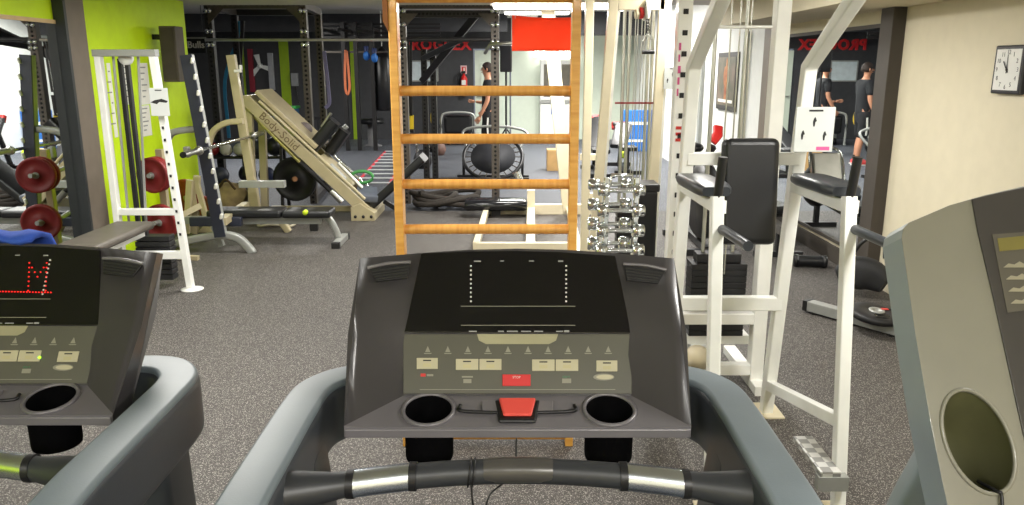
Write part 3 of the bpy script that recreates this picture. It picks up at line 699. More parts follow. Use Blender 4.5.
# ---------------------------------------------------------------- chrome dumbbells on an upright rack
YD = 4.62
t = thing('dumbbell_rack', 'upright chrome dumbbell rack with a folded top handle', 'dumbbell rack', (at(621, 230, YD).x, YD, 0))
xl, xr = at(606, 200, YD).x, at(636, 200, YD).x
for x in (xl, xr):
    MB().beam([V((x, YD - .12, 0)), V((x, YD - .005, .5)), V((x, YD - .002, 1.06))], .03, .035, up=(0, 1, 0)).build('upright', chrome, t, .004)
    MB().bar((x, YD + .2, .015), (x, YD - .2, .015), .035, .03).build('foot', chrome, t)
MB().tube([(xl + .02, YD, 1.02), (xl + .03, YD, 1.075), (xr - .03, YD, 1.075), (xr - .02, YD, 1.02)], .012, 8).build('handle', chrome, t)
def dumbbell(c, ln, r, label, d=(1, 0, 0)):
    c = V(c); d = V(d).normalized()
    o = thing('dumbbell', label, 'dumbbell', c - V((0, 0, r)), 'chrome dumbbells on the upright rack')
    MB().tube([c - d * (ln / 2 - .02), c + d * (ln / 2 - .02)], .014, 10).build('handle', chrome, o)
    for s in (-1, 1):
        MB().lathe([(r * .8, -.034), (r, -.026), (r, .026), (r * .8, .034)], c + d * s * (ln / 2 - .028), d, 16).build('head', chrome, o)
ords = ['topmost', 'second', 'third', 'fourth', 'fifth', 'sixth', 'lowest']
for k in range(7):
    z = at(620, 189, YD).z - k * .121; r = .034 + k * .003
    dumbbell((at(620, 200, YD).x, YD - .055, z), .265 + .004 * k, r, '%s of the chrome dumbbells on the near face of the upright rack' % ords[k])
    MB().box((xl - .01, YD - .06, z - r - .012), (xl + .012, YD + .06, z - r)).build('cradle', chrome, t)
    MB().box((xr - .012, YD - .06, z - r - .012), (xr + .01, YD + .06, z - r)).build('cradle', chrome, t)
for k in range(6):
    z = at(614, 181, YD).z - k * .121 - .03; r = .034 + k * .003
    dumbbell((at(611, 200, YD).x, YD + .06, z), .25, r, '%s of the chrome dumbbells on the far face of the upright rack' % ords[k])

# ---------------------------------------------------------------- cream cable crossover frame
YX = 5.4
t = thing('cable_station', 'tall cream cable station with chrome guide rods behind the dumbbell rack', 'cable machine', (.83, YX, 0))
for (a0, a1), (b0, b1) in (((613.5, 0), (597, 200)), ((664, 0), (652, 200))):
    p, q_ = at(a0, a1, YX), at(b0, b1, YX); d = (q_ - p).normalized()
    top = p - d * ((2.34 - p.z) / abs(d.z)); bot = p + d * (p.z / abs(d.z))
    MB().beam([bot, top], .062, .06, up=(0, 1, 0)).build('upright', cream, t, .005)
    MB().beam([bot + V((.038, .02, 0)), top + V((.038, .02, 0))], .022, .07, up=(0, 1, 0)).build('side_cover', white, t)
    MB().bar(bot + V((0, -.4, .03)), bot + V((0, .4, .03)), .07, .06).build('floor_rail', cream, t, .004)
p, q_ = at(618, 3, YX), at(664, 3, YX)
MB().bar(p, q_, .06, .09).build('top_rail', cream, t, .004)
for px in (625.5, 631, 650, 654.5):
    x = at(px, 60, YX).x
    MB().tube([(x, YX + .1, .2), (x, YX + .1, 2.1)], .012, 8).build('guide_rod', steel, t)
for px, dz in ((635.5, 0), (638, 0), (642, .1), (645, .1)):
    x = at(px, 60, YX).x
    MB().tube([(x, YX + .05, .9), (x, YX + .05, 2.05)], .0035, 6).build('cable', steel, t)
x0_, x1_ = at(622, 100, YX).x, at(656, 100, YX).x
for k in range(11):
    MB().box((x0_, YX + .05, .16 + k * .05), (x1_, YX + .16, .203 + k * .05)).build('weight_plate', iron, t, .003)
MB().bar(at(615, 103, YX), at(654, 103, YX), .012, .012).build('selector_bar', redp, t)
MB().bar((x0_ - .05, YX + .1, .72), (x1_ + .05, YX + .1, .72), .03).build('carriage', blackm, t)
for px, y0, y1, m_ in ((637, 9, 19, cream), (641, 7, 19, redb), (646, 0, 21, white)):
    a, b = at(px, y0, YX - .02), at(px, y1, YX - .02)
    MB().lathe([(0, -.012), (abs(a.z - b.z) / 2, -.012), (abs(a.z - b.z) / 2, .012), (0, .012)], (a + b) / 2, (1, .1, 0), 14).build('pulley', m_, t)
# chain and D handle
h = thing('chain_stirrup', 'black chain with a steel stirrup handle hanging in the cream cable station', 'handle', at(648, 53, YX - .05))
for k in range(9):
    c = at(647 + k * .15, 4 + k * 3.4, YX - .05)
    MB().tube([c + V((.009 * math.cos(a), (.009 * math.cos(a)) * (k % 2), .017 * math.sin(a))) for a in [2 * PI * j / 10 for j in range(10)]], .0035, 5, closed=True).build('chain_link', blackm, h)
MB().tube([at(647.5, 34, YX - .05), at(643, 42, YX - .05), at(643, 52, YX - .05)], .006, 6).build('stirrup', steel, h)
MB().tube([at(647.5, 34, YX - .05), at(653.5, 42, YX - .05), at(653.5, 52, YX - .05)], .006, 6).build('stirrup', steel, h)
MB().tube([at(642, 52, YX - .05), at(654.5, 52, YX - .05)], .013, 8).build('grip', blackp, h)
placard('exercise_placard', 664.5, 67, 681, 89, 5.355, 'small grey exercise placard fixed on the cream cable station', None)
# second post pair standing free, right of the ladder
YP = 6.2
t = thing('low_cable_machine', 'cream steel cable frame with low floor base and leaning mast beyond the ladder', 'cable machine', (.3, 7.8, 0))
p = at(587.5, 100, YP).x
MB().box((p - .032, YP - .04, 0), (p + .032, YP + .04, 2.35)).build('upright', cream, t, .005)
b0 = fl(476, 246, .06); b1 = fl(487, 209, .06); b2 = fl(600, 209, .06); b3 = fl(600, 246, .06)
MB().bar(b0, b1, .06, .07).build('base_rail', cream, t, .004)
MB().bar(b0, V((p, b0.y, .06)), .06, .07).build('base_rail', cream, t, .004)
MB().bar(b1, V((1.0, b1.y, .06)), .08, .12).build('base_rail', cream, t, .004)
c0_, c1_ = fl(530.5, 246, .06), fl(531, 209, .06)
MB().bar(c0_, c1_, .09, .06).build('base_rail', cream, t, .004)
MB().bar(at(531, 209, b1.y), at(531, 190, b1.y), .09, .09).build('seat_post', cream, t)
m0, m1 = at(551, 40, b1.y), at(567, 192, b1.y)
d = (m1 - m0).normalized(); m0 = m0 - d * ((2.36 - m0.z) / abs(d.z)); m1 = m1 + d * ((m1.z - .05) / abs(d.z))
MB().beam([m1, m0], .15, .10, up=(0, 1, 0)).build('mast', cream, t, .006)
MB().bar(V((m1.x, m1.y, .06)), V((p, YP, .06)), .07, .06).build('base_rail', cream, t)
sc_ = at(496, 204, b1.y - .1)
MB().sweep([sc_ + V((-.36, 0, 0)), sc_ + V((-.33, 0, .0)), sc_ + V((.33, 0, 0)), sc_ + V((.36, 0, 0))], rsec(.34, .12, .055), scale=[.8, 1, 1, .8]).build('seat_pad', mat('gloss_vinyl', (28, 28, 31), .16), t)
MB().box((sc_.x - .05, sc_.y - .05, 0), (sc_.x + .05, sc_.y + .05, sc_.z)).build('seat_stem', blackm, t)
MB().tube([at(516, 172, b1.y - .2), at(520, 182, b1.y - .2)], .05, 10).build('roller_pad', chrome, t)
for px, y0, y1 in ((596, 196, 201), (592, 157, 165)):
    a = at(px, y0, YP + .3); MB().bar(a - V((.1, 0, 0)), a + V((.05, 0, 0)), .05, .05).build('pin_arm', cream, t)
# ---------------------------------------------------------------- white pulley machine by the lime wall
YM = 5.9
t = thing('pulley_machine', 'narrow white pulley machine with taupe seat in front of the lime wall', 'cable machine', (-2.8, YM, 0))
xl, xr = -3.03, -2.63
MB().beam([V((xl, YM, 0)), V((xl, YM, 1.80))], .045, .06, up=(0, 1, 0)).build('upright', white, t, .005)
MB().beam([V((-2.52, YM, 0)), V((xr, YM, 1.80))], .048, .06, up=(0, 1, 0)).build('upright', white, t, .005)
MB().bar((xl - .03, YM, 1.80), (xr + .03, YM, 1.80), .07, .05).build('top_rail', steelg, t, .004)
MB().lathe([(0, 0), (.085, 0), (.085, .008), (.03, .02), (0, .02)], (-2.51, YM, 0), n=18).build('foot_disc', white, t)
MB().lathe([(0, 0), (.085, 0), (.085, .008), (.03, .02), (0, .02)], (xl, YM, 0), n=18).build('foot_disc', white, t)
for px in (120, 127):
    x = at(px, 60, YM + .12).x; MB().box((x - .014, YM + .1, .1), (x + .014, YM + .14, 1.76)).build('guide_column', blackm, t, .003)
for px0, px1 in ((113, 129), (138, 146)):
    MB().tube([at(px0, 54, YM + .05), at(px1, 222, YM + .05)], .010, 8).build('guide_rod', steelg, t)
MB().lathe([(0, -.02), (.05, -.02), (.05, .02), (0, .02)], at(126, 58, YM + .05), (0, 1, 0), 16).build('pulley', white, t)
MB().bar((xl, YM, .62), (-2.55, YM, .62), .05, .05).build('cross_rail', white, t, .004)
MB().bar((xl, YM, .28), (-2.53, YM, .28), .05, .06).build('cross_rail', white, t, .004)
for k in range(8):
    MB().box((-2.95, YM + .06, .06 + k * .045), (-2.68, YM + .17, .098 + k * .045)).build('weight_plate', iron, t, .003)
MB().cbox((-2.86, 5.40, .535), (.30, .85, .06)).build('seat_pad', brownv, t, .025, 3)
MB().bar((-2.84, 5.1, .02), (-2.84, 5.1, .51), .06).build('seat_post', white, t)
MB().bar((-2.84, 5.85, .47), (-2.84, 5.1, .47), .06).build('seat_rail', white, t)
MB().bar((-3.05, 5.1, .02), (-2.63, 5.1, .02), .06, .04).build('floor_rail', white, t)
for k in range(10):
    z = 1.25 - k * .09; x = -2.63 + (1.8 - z) / 1.8 * .11
    MB().box((x - .008, YM - .0375, z), (x + .008, YM - .034, z + .02)).build('adjustment_slot', ink, t)
placard('exercise_placard', 148.5, 88, 170, 116, 5.80, 'small white exercise placard with one lying figure on the pulley machine', None, figs=False)
for k, (a, b, c, d, lab) in enumerate(((106, 63, 118, 137, 'tall white notice sheet on the lime wall nearest the taupe pilaster'), (120, 63, 134, 104, 'white notice sheet on the lime wall behind the black columns'),
                                  (137, 63, 151, 104, 'upper white notice sheet beside the machine placard'), (139, 106, 152, 135, 'lower white notice sheet beside the machine placard'))):
    p, q_ = wx(a, b, XL), wx(c, d, XL)
    o = thing('notice_sheet', lab, 'notice', (XL, (p.y + q_.y) / 2, q_.z), 'notices on the lime wall')
    y0, y1 = sorted((p.y, q_.y)); z0, z1 = sorted((p.z, q_.z))
    MB().box((XL, y0, z0), (XL + .004, y1, z1)).build('sheet', paper, o)
    for j in range(6):
        z = z1 - (z1 - z0) * (.12 + .14 * j)
        MB().box((XL + .004, y0 + .04, z), (XL + .0047, y1 - .05 - .03 * (j % 3), z + .012)).build('text_line', mat('faded_ink', (150, 152, 150), .7), o)
# loudspeaker on the lime wall
p, q_ = at(158, 26, 8.0), at(180, 82, 8.0)
t = thing('wall_speaker', 'dark brown loudspeaker mounted high on the lime wall end', 'loudspeaker', ((p.x + q_.x) / 2, 8.0, q_.z))
spm = mat('speaker_brown', (78, 70, 62), .6, var=.1)
MB().box((p.x, 8.0, q_.z), (q_.x, 8.2, p.z)).build('cabinet', spm, t, .008)
MB().box((p.x + .02, 7.992, q_.z + .02), (q_.x - .02, 8.0, p.z - .02)).build('grille', mat('speaker_grille', (70, 62, 56), .9, bump=.5, bscale=300), t)
MB().bar(((p.x + q_.x) / 2, 8.12, p.z - .1), (XL, 8.12, p.z - .1), .05, .05).build('bracket', blackm, t)

# ---------------------------------------------------------------- plate trees and red plates
def plate_tree(c, label, m_):
    t = thing('plate_tree', label, 'plate rack', c); x, y, _ = c
    MB().bar((x, y, 0.02), (x, y, 1.0), .06).build('mast', m_, t, .004)
    for dx, dy in ((.25, 0), (-.25, 0), (0, .25), (0, -.25)):
        MB().bar((x, y, .03), (x + dx, y + dy, .02), .05, .04).build('foot', m_, t, .004)
    for z, s in ((.77, -1), (.36, -1), (.77, 1), (.36, 1)):
        MB().tube([(x, y, z), (x, y + s * .26, z + .03)], .02, 10).build('peg', steelg, t)
    return t
def wplate(c, ax, r, wd, m_, label, grp=None, hubm=None):
    t = thing('weight_plate', label, 'weight plate', V(c) - V((0, 0, r)), grp)
    MB().lathe(disc_prof(r, wd, .24), c, ax, 28).build('disc', m_, t)
    MB().lathe([(0, -wd * .6), (.03, -wd * .6), (.03, wd * .6), (0, wd * .6)], c, ax, 12).build('hub', hubm or steelg, t)
    return t
pc = at(152, 178, 6.66)
plate_tree((pc.x, pc.y + .2, 0), 'grey plate tree loaded with red plates behind the pulley machine', beige)
wplate((pc.x, pc.y + .03, pc.z + .02), (.25, 1, 0), .155, .05, redp, 'dark red weight plate on the upper peg by the pulley machine', 'red plates')
wplate((pc.x, pc.y + .09, pc.z + .02), (.25, 1, 0), .155, .04, redp, 'dark red weight plate squeezed behind another on the upper peg', 'red plates')
wplate((pc.x + .02, pc.y + .04, .38), (.25, 1, 0), .16, .05, redp, 'dark red weight plate on the lower peg by the pulley machine', 'red plates')
p2 = at(196, 205, 7.95)
t = thing('plate_rack', 'low beige A-frame rack with red plates beside the lime wall', 'plate rack', (p2.x, 7.95, 0))
MB().bar(at(190, 180, 7.9), at(187, 233, 7.9), .06, .06, up=(0, 1, 0)).build('leg', beige, t, .004)
MB().bar(at(197, 176, 7.95), at(195, 233, 8.0), .06, .06, up=(0, 1, 0)).build('leg', beige, t, .004)
MB().bar(at(165, 224, 7.7), at(200, 206, 7.95), .06, .07, up=(0, 1, 0)).build('cross_arm', beige, t, .004)
MB().bar(at(196, 180, 7.95), at(210, 232, 7.95), .05, .05, up=(0, 1, 0)).build('leg', beige, t, .004)
wplate(at(187, 198, 8.05), (.6, 1, .1), .20, .04, redp, 'brick red plate leaning in the beige A-frame rack, nearest the lime wall', 'red plates')
wplate(at(205, 213, 8.42), (.7, 1, 0), .19, .04, redp, 'brick red plate leaning in the beige A-frame rack, behind the navy upright', 'red plates')

# ---------------------------------------------------------------- bench press with racked barbell
t = thing('bench_press', 'grey beige bench press, near side toned grey for the light, with navy guards and a long black bench', 'weight bench', (-2.4, 7.5, 0))
YN, YF = 7.16, 8.1
for Y, m_, near in ((YN, steelg, 1), (YF, beige, 0)):  # one grey-beige frame; light on its near side painted as grey
    if near: a, b = at(188, 55, Y), at(222, 236, Y)
    else: a, b = at(231, 55, Y + .2), at(257, 212, Y + .2)
    MB().beam([b, a], .085, .075, up=(0, 1, 0)).build('upright', m_, t, .005)
    if near:
        g_ = MB().beam([b + V((.0, -.05, 0)), a + V((0, -.05, 0))], .105, .015, up=(0, 1, 0)).build('guard', navy, t, .003)
        for k in range(11):
            c = a.lerp(b, .03 + k * .085) + V((.05, -.055, 0))
            MB().cbox(c, (.026, .045, .055), Matrix.Rotation(.25, 3, 'Y')).build('bar_hook', prnt, t, .012)
    else:
        c = at(238, 71, Y - .08); MB().cbox(c, (.07, .05, .03)).cbox(c + V((.03, 0, .035)), (.02, .05, .05)).build('bar_hook', prnt, t, .006)
    if near: arc = [at(165, 247, Y), at(195, 239, Y), at(222, 235, Y), at(238, 238, Y), at(249, 248, Y), at(256, 258, Y)]
    else: arc = [at(225, 222, Y), at(245, 219, Y), at(268, 216, Y), at(278, 218, Y), at(284, 225, Y), at(289, 232, Y)]
    arc = curve_pts(arc, 5); arc[-1].z = 0.0
    MB().sweep(arc, rsec(.07, .07, .015), up=(0, 1, 0)).build('foot_arch', m_, t)
    e = arc[0]; MB().sweep(curve_pts([e, e + V((-.18, 0, -.05)), e + V((-.3, 0, -.16)), V((e.x - .36, e.y, 0.0))], 4), rsec(.07, .07, .015), up=(0, 1, 0)).build('foot_arch', m_, t)
    # arched catch arm
    if near: arc = [at(197, 129, Y), at(185, 130, Y), at(172, 133, Y), at(166, 142, Y)]
    else: arc = [at(243, 121, Y), at(226, 123, Y), at(213, 132, Y), at(207, 150, Y)]
    MB().sweep(curve_pts(arc, 5), rsec(.06, .07, .015), up=(0, 1, 0)).build('catch_arm', m_, t)
    MB().cbox(at(208 if not near else 187, 152 if near else 143, Y), (.05, .06, .1)).build('bar_cradle', steelg, t, .01)
MB().bar(at(222, 222, YN), at(246, 205, YF), .07, .07).build('cross_rail', beige, t)
ya = 7.55
p, q_ = at(206, 214, ya), at(333, 214, ya); zt = p.z + .03
MB().box((p.x + .05, ya - .14, p.z - .02), (p.x + (q_.x - p.x) * .62, ya + .14, p.z + .055)).build('back_pad', vinyl, t, .025, 3)
MB().box((p.x + (q_.x - p.x) * .625, ya - .14, p.z - .02), (q_.x, ya + .14, p.z + .05)).build('seat_pad', vinyl, t, .025, 3)
MB().box((p.x - .1, ya - .18, p.z - .09), (p.x + .4, ya - .12, p.z + .0)).build('bench_cover', navy, t, .01)
MB().bar((p.x - .2, ya, p.z - .06), (q_.x - .12, ya, p.z - .06), .06, .07).build('bench_rail', steelg, t)
lg = curve_pts([at(315, 215, ya), at(327, 217, ya), at(335, 228, ya), at(341, 245, ya)], 5); lg[-1].z = .03
MB().sweep(lg, rsec(.06, .06, .02), up=(0, 1, 0)).build('front_leg', steelg, t)
MB().bar((lg[-1].x, ya - .22, .03), (lg[-1].x, ya + .22, .03), .07, .06).build('front_foot', steelg, t, .006)
for s in (-1, 1): MB().cbox((lg[-1].x, ya + s * .22, .03), (.08, .05, .06)).build('foot_cap', blackp, t, .005)
MB().bar(at(214, 226, 7.3), at(222, 246, 7.3), .05, .05, up=(0, 1, 0)).build('bench_leg', steelg, t)
MB().cbox(at(314, 225, ya), (.08, .05, .12)).build('adjuster', blackp, t, .01)
MB().lathe([(0, 0), (.025, 0), (.025, .04), (0, .04)], at(306, 212, ya - .12), (0, -1, 0), 10).build('knob', lime, t)
ph = MB().bar(at(240, 184, YF), at(285, 184, YF), .07, .09, up=(0, 1, 0)).build('plate_holder', steelg, t, .004)
p, q_ = at(183, 155, 6.55), at(262, 133, 8.72)
bb_ = thing('barbell', 'long bare steel barbell resting across the bench press uprights', 'barbell', ((p.x + q_.x) / 2, (p.y + q_.y) / 2, p.z - .03))
d = (q_ - p).normalized()
MB().tube([p + d * .3, q_ - d * .3], .016, 10).build('shaft', chrome, bb_)
for a, s in ((p, 1), (q_, -1)):
    MB().tube([a, a + d * s * .33], .026, 12).build('sleeve', steel, bb_)
    MB().lathe([(.0, 0), (.04, 0), (.04, .03), (0, .03)], a + d * s * .33, d, 14).build('collar', steel, bb_)
MB().tube([p - d * .004, p + d * .012], .027, 12).build('end_cap', blackp, bb_)

# ---------------------------------------------------------------- leg press
t = thing('leg_press', 'beige inclined leg press with black shoulder pads and printed rail', 'leg press', (-2.2, 9.0, 0))
YG = 8.75
a, b = at(247, 101, YG), at(366, 211, YG)
u = (a - b).normalized(); nrm_ = V((-u.z, 0, u.x)); nrm_ = nrm_ if nrm_.z > 0 else -nrm_
for k, Y in enumerate((0, .55)):
    MB().beam([b + V((0, Y, 0)), a + V((0, Y, 0))], .125 if k == 0 else .1, .05, up=(0, 1, 0)).build('side_rail', beige, t, .005)
    MB().tube([b + V((0, Y - .03, 0)) + nrm_ * .1 + u * .1, a + V((0, Y - .03, 0)) + nrm_ * .1 - u * .1], .018, 8).build('guide_rod', chrome if k else beige, t)
text('Body-Solid', .125, a.lerp(b, .27) + V((0, -.03, 0)), -u, nrm_, 'lettering', mat('print_brown', (112, 94, 66), .6), t, .001)
MB().tube([at(252, 114, YG + .1), at(300, 162, YG + .1)], .022, 10).build('lower_rod', mat('pale_brass', (214, 206, 130), .3, .4), t)
MB().tube([at(300, 162, YG + .1), at(341, 201, YG + .1)], .028, 10).build('damper', blackm, t)
MB().tube([at(331, 191, YG + .1), at(342, 202, YG + .1)], .034, 10).build('damper_end', steel, t)
MB().prism([a + V((0, .0, 0)) + nrm_ * .12, a.lerp(b, .5) + nrm_ * .12, a.lerp(b, .5) + nrm_ * .17, a + nrm_ * .17], (0, .55, 0)).build('foot_plate', beige, t, .006)
MB().bar(a + V((0, 0, 0)), a + V((0, .55, 0)), .09, .12).build('head_rail', beige, t, .005)
MB().beam([V((a.x - .05, YG + .05, 0)), a + V((-.0, .05, -.05))], .08, .07, up=(0, 1, 0)).build('rear_post', beige, t, .004)
MB().beam([V((a.x - .05, YG + .5, 0)), a + V((-.0, .5, -.05))], .08, .07, up=(0, 1, 0)).build('rear_post', beige, t, .004)
p = at(363, 210, YG); MB().prism([(p.x - .13, YG - .05, 0), (p.x + .14, YG - .05, 0), (p.x + .14, YG - .05, .09), (p.x - .02, YG - .05, .2), (p.x - .13, YG - .05, .16)], (0, .7, 0)).build('base_block', beige, t, .006)
for k in range(3): MB().lathe([(0, 0), (.018, 0), (.018, .01), (0, .01)], (p.x - .08 + .09 * k, YG - .05, .05), (0, -1, 0), 8).build('bolt', blackm, t)
MB().bar(V((a.x, YG + .6, .03)), V((p.x, YG + .6, .03)), .06, .06).build('floor_rail', beige, t)
# sled with pads
MB().cbox(at(336, 172, YG + .3), (.5, .4, .10), Matrix.Rotation(math.radians(45), 3, 'Y')).build('sled', beige, t, .01)
for (x0, y0), (x1, y1), Y in (((311, 150), (335, 121), YG + .15), ((330, 152), (345, 130), YG + .45)):
    MB().sweep([at(x0, y0, Y), at(x1, y1, Y)], rsec(.13, .2, .04), up=(0, 1, 0)).build('shoulder_pad', vinyl, t)
MB().tube([at(322, 127, YG + .2), at(331, 113, YG + .2)], .02, 8).build('handle', steel, t)
MB().tube([at(333, 138, YG + .5), at(347, 126, YG + .5)], .03, 8).build('handle', steelg, t)
MB().lathe([(0, -.03), (.09, -.03), (.09, .03), (0, .03)], at(304, 130, YG + .3), (0, 1, 0), 16).build('roller', mat('mauve_grey', (110, 100, 100), .5), t)
MB().tube([at(338, 163, YG + .2), at(362, 188, YG + .2)], .022, 8).build('stop_rod', steel, t)
MB().tube([at(330, 165, YG + .1), at(345, 180, YG + .1)], .035, 8).build('stop_cylinder', steelg, t)
sp = mat('seat_slate', (92, 98, 110), .45, var=.08)
MB().sweep([at(357, 193, YG + .25), at(377, 195, YG + .3)], rsec(.42, .1, .03), up=(.5, 0, 1)).build('seat_pad', sp, t)
MB().sweep([at(374, 203, YG + .3), at(424, 157, YG + .3)], rsec(.1, .4, .03), up=(0, 1, 0)).build('back_pad', vinyl, t)
MB().bar(at(384, 201, YG + .3), V((at(400, 200, YG).x, YG + .3, 0.02)), .05, .05).build('back_strut', blackm, t)
MB().tube([at(295, 179, 9.26), at(295, 179, 9.52)], .03, 10).build('weight_horn', mat('peg_brown', (150, 104, 66), .4, .4), t)
gp = at(362, 177, YG + .5)
MB().tube([gp + V((.13 * math.cos(a_), 0, .07 * math.sin(a_))) for a_ in [2 * PI * k / 20 for k in range(20)]], .02, 8, closed=True).build('green_handle', mat('handle_green', (70, 150, 80), .5), t)
wplate(at(295, 179, 9.46), (.1, 1, 0), .27, .06, iron, 'large black weight plate with a brass coloured hub beyond the black bench', 'black plates', mat('peg_brown', (150, 104, 66), .4, .4))
# ---------------------------------------------------------------- power racks of the rear rig
def perforated(p, q_, wd, m_, parent, name, holes=0):
    u_ = MB().bar(p, q_, wd, wd, up=(0, 1, 0)).build(name, m_, parent, .004)
    if holes:
        hb = MB(); p, q_ = V(p), V(q_); d = (q_ - p).normalized()
        for k in range(holes):
            c = p.lerp(q_, (k + .5) / holes) + V((0, -wd / 2, 0))
            hb.lathe([(.0, .0), (.017, .0), (.017, .004), (0, .004)], c, (0, -1, 0), 6)
        tag(hb.build('hole_row', mat('hole_black', (12, 12, 12), .8), u_), None, kind='stuff')
    return u_
def bolts(parent, pts):
    for c in pts: MB().lathe([(0, 0), (.028, 0), (.028, .02), (0, .02)], c, (0, -1, 0), 8).build('bolt', chrome, parent)
YR, YR2 = 9.9, 11.15
# rack one
t = thing('power_rack', 'dark steel power rack standing beyond the beige leg press', 'power rack', (at(256, 180, 10.4).x, 10.5, 0))
ux = [at(209, 16, YR).x, at(303.5, 16, YR).x]; rx = [at(235, 22, YR2).x, at(318.5, 22, YR2).x]
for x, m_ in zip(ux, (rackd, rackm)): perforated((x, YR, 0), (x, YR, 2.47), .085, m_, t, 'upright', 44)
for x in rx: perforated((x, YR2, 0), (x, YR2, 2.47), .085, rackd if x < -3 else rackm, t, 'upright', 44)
perforated((ux[0], YR, 2.43), (ux[1], YR, 2.43), .09, rackm, t, 'top_beam', 18)
MB().bar((rx[0], YR2, 2.43), (rx[1], YR2, 2.43), .085).build('top_beam', rackd, t)
for a, b in zip(ux, rx):
    MB().bar((a, YR, 2.43), (b, YR2, 2.43), .08).build('side_beam', rackm, t)
    MB().bar((a, YR, .05), (b, YR2, .05), .08).build('side_beam', rackd, t)
for x, s in ((ux[0], 1), (ux[1], -1)):
    MB().prism([(x, YR - .05, 2.39), (x + s * .2, YR - .05, 2.39), (x, YR - .05, 2.2)], (0, .012, 0)).build('gusset', rackm, t)
zb = at(256, 40, YR).z
MB().tube([(ux[0] - .05, YR - .06, zb), (at(395, 40, YR).x, YR - .06, zb)], .018, 8).build('pull_up_bar', steel, t)
bolts(t, [V((x + dx, YR - .045, z)) for x in ux for z in (2.36, zb + .1, zb - .06) for dx in (-.02, .03)])
# rack two
t = thing('power_rack', 'dark steel power rack with a long diagonal brace seen through the wooden ladder', 'power rack', (at(450, 180, YR).x, YR + .5, 0))
u2 = [at(402.5, 40, YR).x, at(495, 40, YR).x]
for x in u2: perforated((x, YR, 0), (x, YR, 2.47), .10, rackm, t, 'upright', 46)
r2x = at(424, 60, 11.6).x
perforated((u2[0], YR, 2.43), (u2[1], YR, 2.43), .085, rackm, t, 'top_beam', 24)
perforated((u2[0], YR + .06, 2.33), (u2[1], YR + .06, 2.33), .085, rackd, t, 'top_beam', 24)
for x in (r2x, r2x + .13): perforated((x, 11.6, 0), (x, 11.6, 1.95), .085, rackd, t, 'rear_upright', 34)
for x, s in ((u2[0], 1), (u2[1], -1)):
    MB().prism([(x, YR - .055, 2.33), (x + s * .2, YR - .055, 2.33), (x, YR - .055, 2.12)], (0, .012, 0)).build('gusset', rackm, t)
MB().tube([(u2[0], YR, at(450, 39.5, YR).z), (u2[1], YR, at(450, 39.5, YR).z)], .03, 10).build('pull_up_bar', rackd, t)
perforated(at(476, 15, YR + .1), at(423, 80, 11.5), .09, rackd, t, 'diagonal_brace', 22)
perforated(at(424, 58, 11.5), at(460, 40, YR + .2), .07, rackd, t, 'brace', 0)
MB().tube([at(485, 53, YR - .1), at(490, 44.5, YR - .25), at(512, 43, YR - .3)], .022, 8).build('dip_handle', steel, t)
MB().bar((u2[0], YR, .05), (r2x, 11.6, .05), .08).build('floor_beam', rackd, t)
MB().bar((r2x, 11.6, .05), (r2x + 1.1, 11.6, .05), .08).build('floor_beam', rackd, t)
bolts(t, [V((x + dx, YR - .055, z)) for x in u2 for z in (2.36, 2.2, 2.0, 1.93) for dx in (-.03, .03)])
# far monkey-bar rig
YQ = 16.4
t = thing('monkey_bar_rig', 'black monkey bar rig in front of the dark rear wall', 'gym rig', (at(370, 150, YQ).x, YQ, 0))
qx = [at(px, 80, YQ).x for px in (345, 357, 373, 398)]
for x in qx: MB().bar((x, YQ, 0), (x, YQ, at(370, 22, YQ).z), .08, up=(0, 1, 0)).build('upright', rackd, t)
for py in (24, 28, 33, 37): MB().bar((at(322, py, YQ).x, YQ + .1, at(370, py, YQ).z), (at(440, py, YQ).x, YQ + .1, at(370, py, YQ).z), .045).build('cross_bar', rackd, t)
for k in range(5):
    x = at(326 + k * 17, 30, YQ).x; MB().bar((x, YQ - .6, at(370, 30, YQ).z), (x, YQ + .9, at(370, 30, YQ).z), .045).build('ladder_bar', rackd, t)
MB().bar((at(318, 52, YQ).x, YQ, at(330, 52, YQ).z), (qx[3], YQ, at(330, 52, YQ).z), .04).build('cross_bar', rackm, t)
# hanging bands
def band(name, pxs, Y, m_, label, r=.022):
    pts = curve_pts([at(x, y, Y) for x, y in pxs], 5)
    o = MB().sweep(pts, rsec(.05, .012, .005), up=(0, 1, 0)).build(name, m_, loc=at(*pxs[len(pxs) // 2], Y)); tag(o, label, 'resistance band', 'hanging bands')
band('resistance_band', [(345.5, 50), (345, 70), (345.5, 88), (347.5, 94), (349.5, 88), (348.5, 70), (346.5, 51)], YQ - .1, orange, 'orange rubber band looped over the black rig')
band('resistance_band', [(324, 51), (327, 75), (329, 95), (329, 104), (325, 108)], 11.0, lav, 'thin lavender band hanging beside the rack upright')
band('resistance_band', [(238, 21), (237, 40), (225, 80), (228, 125), (229, 138)], 11.15, teal, 'long teal band hanging inside the first rack')
band('resistance_band', [(243, 21), (241, 50), (240, 80), (241, 134)], 11.15, rackd, 'long black band hanging inside the first rack')
